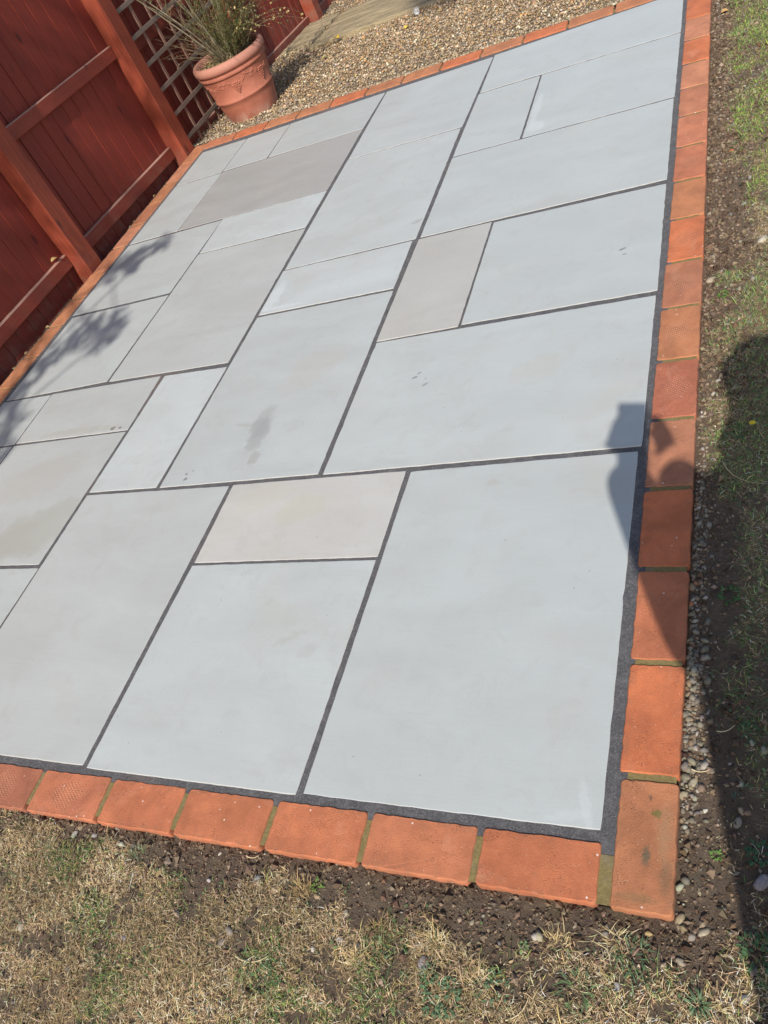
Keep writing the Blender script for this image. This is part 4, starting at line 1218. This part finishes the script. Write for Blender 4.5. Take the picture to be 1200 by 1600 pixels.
for k, (x, y, lab) in enumerate([(-2.889, 2.085, 'small dry leaf on the outer edge of a fence-side brick'), (-2.887, 1.89, 'curled dry leaf in the gap by the fence, second from the near end'),
                                 (-2.889, 1.78, 'pale dry leaf tucked between brick and fence near the left edge'), (-2.885, 3.02, 'small pale leaf on the far fence-side bricks'), (-2.89, 3.30, 'tiny dry leaf near the second post')]):
    fallen_leaf(x, y, 0.0015, .024, (0.50, 0.36, 0.17), lab, 0.4 + k)
fallen_leaf(-2.978, 2.470, 0.150, .045, (0.55, 0.40, 0.17), 'curled brown leaf caught on the lower rail beside the near post', 1.3)

fl = empty('yellow_flower', (.239, .969, float(ground_h(.239, .969))))
tag(fl, 'single small yellow flower in the shaded grass at the right', 'flower')
V, Fc, Cc = [], [], []
for i in range(14):
    leaf_geo(V, Fc, Cc, (0, 0, 0.018), i * 0.45, 0.008, 0.0035, 0.3, (0.80, 0.62, 0.04), 0.4)
link('petals', np_mesh('petals', np.array([tuple(v) for v in V]), [np.array(Fc)], True, np.array(Cc)), M['leaf'], fl)
curve_tube('stem', [(0.003, 0, 0), (0.002, 0, 0.009), (0, 0, 0.018)], 0.0009, 0.0008, M['leaf'], fl, 5, (0.13, 0.2, 0.06))

# ------------------------------------------------------------------ sandstone slabs in the gravel
def mat_sandstone():
    t = NT('riven_sandstone')
    co = t.obj_co()
    g_ = t.noise(t.mapped(co, (1.2, 9, 6), (0, 0, 0.22)), 2.6, 6, 0.65, 0.8)
    c = t.mix(t.ramp(g_, 0.32, 0.68), (0.19, 0.145, 0.08), (0.47, 0.375, 0.22))
    n = t.noise(t.mapped(co, (1, 3, 2), (0, 0, 0.22)), 7, 5, 0.7)
    c = t.mix(t.ramp(n, 0.56, 0.70, 0, 0.6), c, (0.135, 0.110, 0.075))
    f = t.noise(co, 60, 5, 0.7)
    c = t.mix(t.ramp(f, 0.6, 0.75, 0, 0.3), c, (0.55, 0.47, 0.33))
    t.color(c); t.rough(0.9)
    t.bump(t.m('ADD', g_, t.m('MULTIPLY', f, 0.3)), 1.0, 0.022)
    return t.mat
M['sandstone'] = mat_sandstone()
def rough_slab(x0, x1, y0, y1, z, slope, label, seed):
    r = random.Random(seed)
    nx, ny = 26, 16
    bm = bmesh.new()
    top = {}
    cx_, cy_ = (x0 + x1) / 2, (y0 + y1) / 2
    for i in range(nx + 1):
        for j in range(ny + 1):
            X = (i / nx - .5) * (x1 - x0); Y = (j / ny - .5) * (y1 - y0)
            if i in (0, nx): X += r.uniform(-.012, .006) * (1 if i else -1)
            if j in (0, ny): Y += r.uniform(-.014, .008) * (1 if j else -1)
            Z = 0.011 * (mnoise.noise(Vector((X * 2.2 + seed, Y * 9, 0))) + 0.5 * mnoise.noise(Vector((X * 7 + seed, Y * 22, 3)))) + slope * Y
            if i in (0, nx) or j in (0, ny): Z -= 0.006
            top[i, j] = bm.verts.new((X, Y, Z))
    for i in range(nx):
        for j in range(ny):
            bm.faces.new((top[i, j], top[i + 1, j], top[i + 1, j + 1], top[i, j + 1])).smooth = True
    per = [(i, 0) for i in range(nx)] + [(nx, j) for j in range(ny)] + [(i, ny) for i in range(nx, 0, -1)] + [(0, j) for j in range(ny, 0, -1)]
    low = [bm.verts.new((top[p].co.x, top[p].co.y, top[p].co.z - 0.05)) for p in per]
    for k in range(len(per)):
        bm.faces.new((top[per[k]], low[k], low[(k + 1) % len(per)], top[per[(k + 1) % len(per)]]))
    bm.faces.new(low[::-1])
    bmesh.ops.recalc_face_normals(bm, faces=bm.faces)
    o = link('stone_slab', bm_mesh('stone_slab', bm), M['sandstone'], None, (cx_, cy_, z))
    tag(o, label, 'stone slab', 'riven sandstone slabs set in the gravel')
    return o
s1 = rough_slab(-2.645, -1.45, 5.30, 6.15, -0.085, -0.05, 'large streaked buff sandstone slab half sunk in the gravel by the fence', 3)
s2 = rough_slab(-2.945, -2.665, 5.46, 6.15, -0.090, -0.05, 'narrow buff sandstone slab between the fence and the large one', 8)

# small clear glass ball of a garden light at the top edge
t = NT('clear_plastic'); t.color((0.9, 0.9, 0.9)); t.rough(0.06); t.b.inputs['Transmission Weight'].default_value = 0.8
M['clear'] = t.mat
M['steel'] = mat_plain('brushed_steel', (0.55, 0.55, 0.55), 0.35, 0.2, 30, 0.1)
gl = empty('garden_light', (-1.735, 5.19, gz(-1.735, 5.19) - 0.012))
gl.scale = (0.6, 0.6, 0.6)
tag(gl, 'small clear domed garden light standing in the gravel by the slab', 'garden light')
def lathe(name, prof, mat, parent, seg=32, loc=(0, 0, 0), smooth=True):
    V = []; Fc = []
    for (r, z) in prof:
        for k in range(seg):
            a_ = 2 * math.pi * k / seg
            V.append((r * math.cos(a_), r * math.sin(a_), z))
    for i in range(len(prof) - 1):
        for k in range(seg):
            Fc.append((i * seg + k, i * seg + (k + 1) % seg, (i + 1) * seg + (k + 1) % seg, (i + 1) * seg + k))
    return link(name, np_mesh(name, np.array(V), [np.array(Fc)], smooth), mat, parent, loc)
lathe('dome', [(0.030, 0.035), (0.034, 0.045), (0.033, 0.060), (0.024, 0.074), (0.010, 0.081), (0.0005, 0.082)], M['clear'], gl, 20)
lathe('base', [(0.004, -0.04), (0.006, 0.0), (0.028, 0.010), (0.031, 0.034), (0.022, 0.036), (0.0005, 0.037)], M['steel'], gl, 20)

# ------------------------------------------------------------------ terracotta pot
POT = Vector((-2.632, 4.285, -0.032))
pot = empty('plant_pot', POT)
tag(pot, 'large terracotta pot with raised grape decoration standing on the gravel beside the trellis', 'plant pot')
HZ = 1.17
def kr(r, z): return r * (1.13 - 0.050 * min(z / 0.235, 1.0))
prof = [(0.0005, 0.012), (0.138, 0.012), (0.146, 0.0), (0.149, 0.006), (0.168, 0.085), (0.1735, 0.108), (0.1785, 0.112), (0.1810, 0.118), (0.1790, 0.124), (0.1755, 0.128),
        (0.188, 0.185), (0.197, 0.232), (0.199, 0.236)]
lathe('pot_body', [(kr(r, z), z * HZ) for r, z in prof], M['terracotta'], pot, 72)
rimp = [(0.199, 0.2362), (0.204, 0.238), (0.2085, 0.244), (0.2075, 0.252), (0.2035, 0.257), (0.2050, 0.262), (0.213, 0.266), (0.219, 0.273), (0.2215, 0.285), (0.2200, 0.298), (0.213, 0.307), (0.205, 0.3105), (0.195, 0.307), (0.188, 0.299), (0.184, 0.28), (0.180, 0.22), (0.176, 0.20)]
lathe('rim', [(kr(r, z), z * HZ) for r, z in rimp], M['terracotta'], pot, 72)
def pot_r(z): return kr(0.1755 + (0.197 - 0.1755) * (z - 0.128) / (0.232 - 0.128), z)
# grape bunches and a vine scroll, raised from the wall
for g_ in range(6):
    a0 = math.radians(-67 + g_ * 52)
    V = []; Fc = []; off = 0
    rows = [(0.203, 3), (0.193, 4), (0.183, 3), (0.173, 3), (0.163, 2), (0.153, 1)]
    for (z, c_) in rows:
        for k in range(c_):
            th = a0 + (k - (c_ - 1) / 2) * 0.0125 / pot_r(z)
            cc_ = np.array([math.cos(th) * (pot_r(z) + 0.0008), math.sin(th) * (pot_r(z) + 0.0008), (z + random.uniform(-.001, .001)) * HZ])
            V.append(ICO_V * 0.0076 + cc_); Fc.append(ICO_F + off); off += 12
    link('grape_bunch', np_mesh('grape_bunch', np.concatenate(V), [np.concatenate(Fc)], True), M['terracotta'], pot)
V = []; Fc = []; off = 0
for s in range(320):
    a_ = s / 320 * 2 * math.pi
    z = 0.206 + 0.010 * math.sin(a_ * 7) + 0.004 * math.sin(a_ * 22)
    r_ = pot_r(z)
    V.append(ICO_V * (0.0040 + 0.0012 * math.sin(a_ * 40)) + np.array([math.cos(a_) * r_, math.sin(a_) * r_, z * HZ])); Fc.append(ICO_F + off); off += 12
    if s % 5 == 0:
        lz = z + random.uniform(-.020, .014); la = a_ + random.uniform(-.05, .05); r_ = pot_r(lz)
        for q in range(4):       # a lobed vine leaf
            aa = la + math.cos(q * 1.57 + s) * 0.0055 / r_; zz = lz + math.sin(q * 1.57 + s) * 0.0055
            V.append(ICO_V * np.array([0.0062, 0.0062, 0.0066]) + np.array([math.cos(aa) * (r_ - .0022), math.sin(aa) * (r_ - .0022), zz * HZ])); Fc.append(ICO_F + off); off += 12
link('vine_relief', np_mesh('vine_relief', np.concatenate(V), [np.concatenate(Fc)], True), M['terracotta'], pot)
# compost with debris
M['compost'] = mat_plain('compost', (0.20, 0.15, 0.08), 0.95, 0.6, 45, 1.0, 0.01, (0.06, 0.045, 0.03))
X, Y = np.meshgrid(np.linspace(0, 0.198, 12), np.linspace(0, 2 * np.pi, 37), indexing='ij')
Z = 0.312 + 0.03 * (1 - (X / 0.198) ** 2) * 0.5 + 0.012 * rng.random(X.shape); Z[:, -1] = Z[:, 0]; Z[0, :] = Z[0, 0]
v = np.stack([X * np.cos(Y), X * np.sin(Y), Z], -1).reshape(-1, 3)
i, j = np.meshgrid(np.arange(11), np.arange(36), indexing='ij'); a = (i * 37 + j).ravel()
link('compost', np_mesh('compost', v, [np.stack([a, a + 37, a + 38, a + 1], -1)], True), M['compost'], pot)
n = 900
rr = np.sqrt(rng.random(n)) * 0.195; th = rng.random(n) * 6.28
az = rng.random(n) * 6.28
deb = blades('debris', rr * np.cos(th), rr * np.sin(th), 0.326 + 0.012 * rng.random(n), rng.uniform(0.012, 0.04, n), rng.uniform(0.002, 0.006, n), rng.uniform(-.1, .7, n), rng.uniform(.1, .9, n),
             pick([(0.55, 0.44, 0.20), (0.34, 0.24, 0.11), (0.62, 0.52, 0.30), (0.20, 0.16, 0.07)], [2, 3, 1.4, 3], n, 0.2), M['dry'])
deb = link('dead_leaf_debris', deb, M['dry'], pot); deb['kind'] = 'stuff'

# ------------------------------------------------------------------ shrub in the pot
shrub = empty('potted_shrub', POT + Vector((0, 0, 0.33)))
tag(shrub, 'straggly needle-leaved green shrub with bare stems growing from the terracotta pot', 'shrub')
M['stem'] = mat_plain('woody_stem', (0.27, 0.235, 0.145), 0.8, 0.45, 40, 0.6, 0.002)
tips = []
def arch(p0, az, L, e0, droop, wob=0.06, n=9):
    p = Vector(p0); e = e0; a_ = az; pts = [tuple(p)]
    for i in range(n - 1):
        st = L / (n - 1)
        p = p + Vector((math.cos(a_) * math.cos(e), math.sin(a_) * math.cos(e), math.sin(e))) * st
        e -= droop / (n - 1); a_ += random.uniform(-wob, wob); e += random.uniform(-wob, wob) * 0.5
        pts.append(tuple(p))
    return pts
main = []
R2 = random.Random(5)
random.seed(11)
for (az, L, e0, dr, r0) in [(-2.2, 0.75, 1.05, 0.1, .0075), (-2.6, 0.80, 1.15, 0.15, .007), (-1.9, 0.65, 1.2, 0.1, .006), (-2.9, 0.6, 1.05, 0.2, .005), (-1.4, 0.70, 1.3, 0.15, .005),
                            (0.2, 0.7, 1.25, 0.5, .005), (0.9, 0.75, 1.3, 0.3, .005), (1.8, 0.7, 1.2, 0.3, .005), (-0.5, 0.65, 1.2, 0.5, .0045), (2.8, 0.6, 1.2, 0.2, .004), (0.4, 0.62, 1.0, 0.7, .004), (-0.2, 0.68, 1.35, 0.3, .004)]:
    s0 = (math.cos(az) * 0.04 + random.uniform(-.03, .03), math.sin(az) * 0.04 + random.uniform(-.03, .03), -0.01)
    pts = arch(s0, az, L, e0, dr)
    main.append(pts)
    curve_tube('stem', pts, r0 * 0.82, 0.0014, M['stem'], shrub, 6)
# twigs and needle foliage, each one mass
TV, TF, toff = [], [], 0
def add_tw(pts, r0, r1):
    global toff
    n = len(pts)
    for i, p in enumerate(pts):
        p = Vector(p); d = (Vector(pts[min(i + 1, n - 1)]) - Vector(pts[max(i - 1, 0)])).normalized()
        up = Vector((0, 0, 1)) if abs(d.z) < 0.9 else Vector((1, 0, 0))
        s = d.cross(up).normalized(); u = s.cross(d); r = r0 + (r1 - r0) * i / (n - 1)
        for k in range(3):
            a_ = 2.094 * k
            TV.append(tuple(p + s * (math.cos(a_) * r) + u * (math.sin(a_) * r)))
    for i in range(n - 1):
        for k in range(3):
            TF.append((toff + i * 3 + k, toff + i * 3 + (k + 1) % 3, toff + (i + 1) * 3 + (k + 1) % 3, toff + (i + 1) * 3 + k))
    toff += n * 3
LX, LY, LZ, LA, LE, LL, LC = [], [], [], [], [], [], []
def needles(pts, n, Lr, bare=0.0, cols=None):
    for _ in range(n):
        f = bare + (1 - bare) * random.random()
        q = f * (len(pts) - 1); i = min(int(q), len(pts) - 2); p = Vector(pts[i]).lerp(Vector(pts[i + 1]), q - i)
        d = (Vector(pts[i + 1]) - Vector(pts[i])).normalized()
        LX.append(p.x); LY.append(p.y); LZ.append(p.z)
        LA.append(random.uniform(0, 6.28)); LE.append(random.uniform(-.2, 1.25)); LL.append(random.uniform(*Lr))
        LC.append(random.choice(cols))
GN = [(0.075, 0.13, 0.035), (0.10, 0.170, 0.04), (0.14, 0.20, 0.05), (0.24, 0.21, 0.07), (0.06, 0.09, 0.04), (0.36, 0.22, 0.08), (0.30, 0.20, 0.09), (0.11, 0.14, 0.06), (0.13, 0.19, 0.04)]
BR = [(0.42, 0.34, 0.16), (0.30, 0.25, 0.12), (0.36, 0.30, 0.20)]
for mi, pts in enumerate(main):
    left = mi < 5
    for k in range(24 if not left else 9):
        i = random.randint(2 if not left else 3, len(pts) - 2)
        tp = arch(pts[i], random.uniform(-0.9, 2.4) if random.random() < 0.8 else random.uniform(0, 6.28), random.uniform(0.14, 0.32), random.uniform(0.3, 1.3), random.uniform(0.0, 0.9), 0.25, 7)
        add_tw(tp, 0.0016, 0.0006)
        needles(tp, 60 if not left else 22, (0.006, 0.017), 0.1, GN)
        tips.append(tp[-1])
    needles(pts, 60 if not left else 18, (0.008, 0.018), 0.35, GN)
# upright short shoots from the crown of the pot
for k in range(210):
    a_ = random.uniform(-0.9, 2.7); r_ = 0.155 * math.sqrt(random.random())
    b0 = (math.cos(a_) * r_, math.sin(a_) * r_, 0.0)
    tp = arch(b0, a_ + random.uniform(-.8, .8), random.uniform(0.14, 0.48), random.uniform(0.9, 1.5), random.uniform(-0.1, 0.9), 0.30, 8)
    add_tw(tp, 0.0011, 0.0005)
    needles(tp, 95, (0.006, 0.017), 0.15, GN if random.random() < 0.85 else BR)
# bare thin twigs, arching out to the right over the gravel with seed heads
heads = []
for k in range(34):
    a_ = random.uniform(-0.6, 1.5)
    b0 = (math.cos(a_) * 0.10, math.sin(a_) * 0.10, 0.02)
    tp = arch(b0, a_ + random.uniform(-.3, .3), random.uniform(0.28, 0.58), random.uniform(0.6, 1.2), random.uniform(0.8, 1.9), 0.16, 9)
    add_tw(tp, 0.0016, 0.0007)
    needles(tp, 14, (0.006, 0.016), 0.3, BR + [(0.22, 0.24, 0.08)])
    for q in range(3): heads.append(tp[random.randint(5, 8)])
for k in range(40):   # tangled dead twigs on the near-left side
    a_ = random.uniform(2.6, 5.3)
    b0 = (math.cos(a_) * 0.07 * random.random(), math.sin(a_) * 0.07, 0.0)
    tp = arch(b0, a_ + random.uniform(-.9, .9), random.uniform(0.15, 0.55), random.uniform(0.5, 1.3), random.uniform(-0.1, 1.0), 0.22, 8)
    add_tw(tp, 0.0020, 0.0007)
    needles(tp, 6, (0.006, 0.014), 0.3, BR)
M['twig'] = mat_plain('brown_twig', (0.20, 0.155, 0.08), 0.85, 0.5, 60, 0.4)
tw = link('twigs', np_mesh('twigs', np.array(TV), [np.array(TF)], True), M['twig'], shrub); tw['kind'] = 'stuff'
nl = len(LX)
fm = blades('needle_leaves', np.array(LX), np.array(LY), np.array(LZ), np.array(LL), rng.uniform(0.0018, 0.0036, nl), np.array(LE), rng.uniform(0, .4, nl), np.array(LC) * rng.uniform(.8, 1.25, (nl, 1)), M['leaf'], np.array(LA))
fo = link('needle_leaves', fm, M['leaf'], shrub); fo['kind'] = 'stuff'
hp = np.array(heads) + rng.normal(0, 0.006, (len(heads), 3))
hd = link('seed_heads', stones('seed_heads', hp, rng.uniform(0.008, 0.014, len(hp)), pick([(0.40, 0.32, 0.14), (0.30, 0.24, 0.10)], [1, 1], len(hp)), 0.9, False, 0.25), M['crumb'], shrub)
hd['kind'] = 'stuff'

# ------------------------------------------------------------------ trees behind the viewer: one by the fence, one added to shade the gravel
M['bark'] = mat_plain('tree_bark', (0.20, 0.16, 0.12), 0.9, 0.5, 12, 1.0, 0.01)
def tree(name, base, crown, rad, nleaf, leaf, label, clumps=26, th=0.09, extra=(), bend=False):
    root = empty(name, base)
    tag(root, label, 'tree')
    b = Vector(base); c = Vector(crown)
    top = c - b
    random.seed(hash(label) % 1000 if False else len(label))
    pts = [(0, 0, -0.1), tuple(top * 0.33 + Vector((0.05, -0.04, 0.1))), tuple(top * 0.66), tuple(top)]
    if bend: pts = [(0, 0, -0.1), (0.05, 0, top.z * .4), (0, 0.05, top.z * .8), tuple(top * 0.5 + Vector((0, 0, top.z * .42))), tuple(top)]
    curve_tube('trunk', pts, th, th * 0.35, M['bark'], root, 10)
    cl = [Vector(e) - b for e in extra]
    for i in range(clumps):
        while True:
            q = Vector((random.uniform(-1, 1), random.uniform(-1, 1), random.uniform(-1, 1)))
            if q.length < 1: break
        cl.append(top + Vector((q.x * rad[0], q.y * rad[1], q.z * rad[2])))
    for q in cl[::1]:
        s = top * random.uniform(0.55, 0.95) if not bend else top * random.uniform(0.9, 1.0)
        midp = s.lerp(q, 0.5) + Vector((0, 0, 0.1))
        curve_tube('limb', [tuple(s), tuple(midp), tuple(q)], th * 0.16, 0.004, M['bark'], root, 5)
    k = nleaf // len(cl)
    P = []
    for qi, q in enumerate(cl):
        r = 0.085 if qi < len(extra) else random.uniform(0.16, 0.34)
        kk = 26 if qi < len(extra) else k
        d = rng.normal(0, 1, (kk, 3)); d /= np.linalg.norm(d, axis=1)[:, None]
        P.append(np.array(q) + d * (rng.random((kk, 1)) ** 0.5) * r * np.array([1, 1, 0.8]))
    P = np.concatenate(P); n = len(P)
    m_ = blades('crown', P[:, 0], P[:, 1], P[:, 2], rng.uniform(leaf * .7, leaf * 1.3, n), rng.uniform(leaf * .4, leaf * .6, n), rng.uniform(-.8, .8, n), rng.uniform(0, .6, n), pick(GRN, [3, 3, 3, 1, 2], n), M['leaf'])
    o = link('crown', m_, M['leaf'], root); o['kind'] = 'stuff'
    return root
SH = (0.2515, -1.089)
spr = [(-2.66, 2.58), (-2.58, 2.62), (-2.72, 2.52), (-2.49, 2.68), (-2.60, 2.50), (-2.40, 2.02), (-2.36, 1.93), (-2.43, 1.88), (-2.55, 2.02), (-2.62, 1.94), (-2.66, 1.82), (-2.70, 1.70),
       (-2.73, 1.56), (-2.70, 1.50), (-2.56, 1.32), (-2.62, 1.24), (-2.52, 1.18)]
tree('garden_tree', (-2.35, -3.2, -0.01), (-1.95, -2.45, 5.6), (0.40, 1.0, 1.1), 3600, 0.060, 'leafy young tree beside the fence behind the viewer', 15, 0.07,
     extra=[(tx + SH[0] * hh_, ty + SH[1] * hh_, hh_) for (tx, ty), hh_ in zip(spr, [3.3, 3.4, 3.2, 3.5, 3.3, 3.4, 3.3, 3.5, 3.3, 3.4, 3.2, 3.3, 3.4, 3.3, 3.4, 3.3, 3.2])])
tree('added_shade_tree', (4.6, -6.6, -0.01), (1.55, -5.4, 10.4), (0.75, 0.7, 0.55), 9000, 0.09, 'tall tree far behind the viewer with a high leaning crown', 22, 0.16, bend=True)  # unseen; trunk bent and crown placed to shade the far gravel

# ------------------------------------------------------------------ the person taking the photograph
M['cloth'] = mat_plain('navy_cotton', (0.05, 0.06, 0.10), 0.9, 0.3, 60, 0.4)
M['denim'] = mat_plain('blue_denim', (0.07, 0.10, 0.18), 0.9, 0.3, 90, 0.5)
M['skin'] = mat_plain('skin', (0.50, 0.30, 0.22), 0.6, 0.12, 30, 0.1)
M['hair'] = mat_plain('brown_hair', (0.07, 0.045, 0.03), 0.6, 0.4, 90, 0.6)
def skin_chain(name, verts, edges, radii, mat, parent, sub=1, rootv=0):
    me = bpy.data.meshes.new(name)
    me.from_pydata(verts, edges, [])
    o = link(name, me, mat, parent)
    md = o.modifiers.new('Skin', 'SKIN')
    if not me.skin_vertices: pass
    for i, r in enumerate(radii):
        me.skin_vertices[0].data[i].radius = (r, r) if not isinstance(r, tuple) else r
    me.skin_vertices[0].data[rootv].use_root = True
    md.use_smooth_shade = True
    sb = o.modifiers.new('Subdivision', 'SUBSURF'); sb.levels = sub; sb.render_levels = sub
    return o
def add_skin_layer(me):
    bm = bmesh.new(); bm.from_mesh(me); bm.verts.layers.skin.verify(); bm.to_mesh(me); bm.free()
_old = skin_chain
def skin_chain(name, verts, edges, radii, mat, parent, sub=1, rootv=0):
    me = bpy.data.meshes.new(name)
    bm = bmesh.new()
    lay = bm.verts.layers.skin.verify()
    vs_ = [bm.verts.new(v) for v in verts]
    for i, v_ in enumerate(vs_):
        r = radii[i]; v_[lay].radius = (r, r) if not isinstance(r, tuple) else r
        v_[lay].use_root = (i == rootv)
    for a_, b_ in edges: bm.edges.new((vs_[a_], vs_[b_]))
    bm.to_mesh(me); bm.free()
    o = link(name, me, mat, parent)
    md = o.modifiers.new('Skin', 'SKIN'); md.use_smooth_shade = True
    sb = o.modifiers.new('Subdivision', 'SUBSURF'); sb.levels = sub; sb.render_levels = sub
    return o
pr_ = empty('person', (0.62, -0.92, 0.0))
tag(pr_, 'standing person in dark top and jeans holding up a phone behind the viewer', 'person')
PO = Vector((0.62, -0.92, 0.0))
def W_(*p): return tuple(Vector(p) - PO)
pv = [W_(.60, -.95, .95), W_(.59, -.89, 1.15), W_(.58, -.80, 1.36), W_(.61, -.72, 1.46), W_(.64, -.68, 1.54), W_(.66, -.65, 1.62), W_(.665, -.63, 1.71),
      W_(.49, -.86, 1.37), W_(.455, -.86, 1.12), W_(.37, -.72, 1.235), W_(.285, -.585, 1.350),
      W_(.72, -.74, 1.39), W_(.60, -.72, 1.12), W_(.48, -.66, 1.22), W_(.385, -.570, 1.325),
      W_(.50, -1.00, .90), W_(.48, -1.00, .50), W_(.46, -1.05, .09), W_(.43, -.93, .035),
      W_(.70, -.92, .90), W_(.72, -.89, .50), W_(.72, -.95, .09), W_(.68, -.84, .035)]
pe = [(0, 1), (1, 2), (2, 3), (3, 4), (4, 5), (5, 6), (2, 7), (7, 8), (8, 9), (9, 10), (2, 11), (11, 12), (12, 13), (13, 14), (0, 15), (15, 16), (16, 17), (17, 18), (0, 19), (19, 20), (20, 21), (21, 22)]
prr = [.150, .150, .170, .06, .055, .088, .085, .090, .090, .074, .050, .085, .078, .066, .044, .095, .062, .042, .035, .095, .062, .042, .035]
skin_chain('body', pv, pe, prr, M['cloth'], pr_, 2)
skin_chain('hair', [W_(.69, -.655, 1.61), W_(.69, -.65, 1.69), W_(.68, -.625, 1.755)], [(0, 1), (1, 2)], [.075, .088, .06], M['hair'], pr_, 2)
for s, (wx, wy, wz, hx) in enumerate([(.272, -.575, 1.352, 1), (.398, -.560, 1.325, -1)]):
    vs_, es_, rs_ = [W_(wx, wy, wz), W_(wx + .01 * hx, wy + .045, wz + .03)], [(0, 1)], [.026, .030]
    for fi in range(4):
        b = len(vs_)
        oz = -.022 + fi * .017
        L = (.030, .036, .034, .027)[fi]
        vs_ += [W_(wx + .012 * hx, wy + .062, wz + .030 + oz), W_(wx + .022 * hx, wy + .062 + .3 * L, wz + .036 + oz), W_(wx + .040 * hx, wy + .060 + .3 * L, wz + .040 + oz)]
        es_ += [(1, b), (b, b + 1), (b + 1, b + 2)]; rs_ += [.0095, .0085, .0075]
    b = len(vs_)
    vs_ += [W_(wx + .022 * hx, wy + .020, wz + .045), W_(wx + .038 * hx, wy + .035, wz + .060)]
    es_ += [(0, b), (b, b + 1)]; rs_ += [.011, .009]
    skin_chain('hand', vs_, es_, rs_, M['skin'], pr_, 1)
ph = empty('phone', (0.345, -0.497, 1.385))
tag(ph, 'dark mobile phone held upright in both hands of the standing person', 'phone')
me = box_mesh('phone_body', 0.074, 0.160, 0.008, 0.003)
o = link('phone_body', me, mat_plain('phone_case', (0.03, 0.03, 0.035), 0.4, 0.1, 20, 0.05), ph, (0, 0, 0))
ph.rotation_mode = 'QUATERNION'
mm_ = Matrix((right, -down, -fwd)).transposed()
ph.rotation_quaternion = mm_.to_quaternion()
ph.location = CAMPOS - fwd * 0.022 + down * 0.056
me2 = box_mesh('screen', 0.068, 0.150, 0.0006, 0.0)
link('screen', me2, mat_plain('phone_glass', (0.02, 0.02, 0.022), 0.12, 0.05, 5, 0.0), ph, (0, 0, 0.0044))
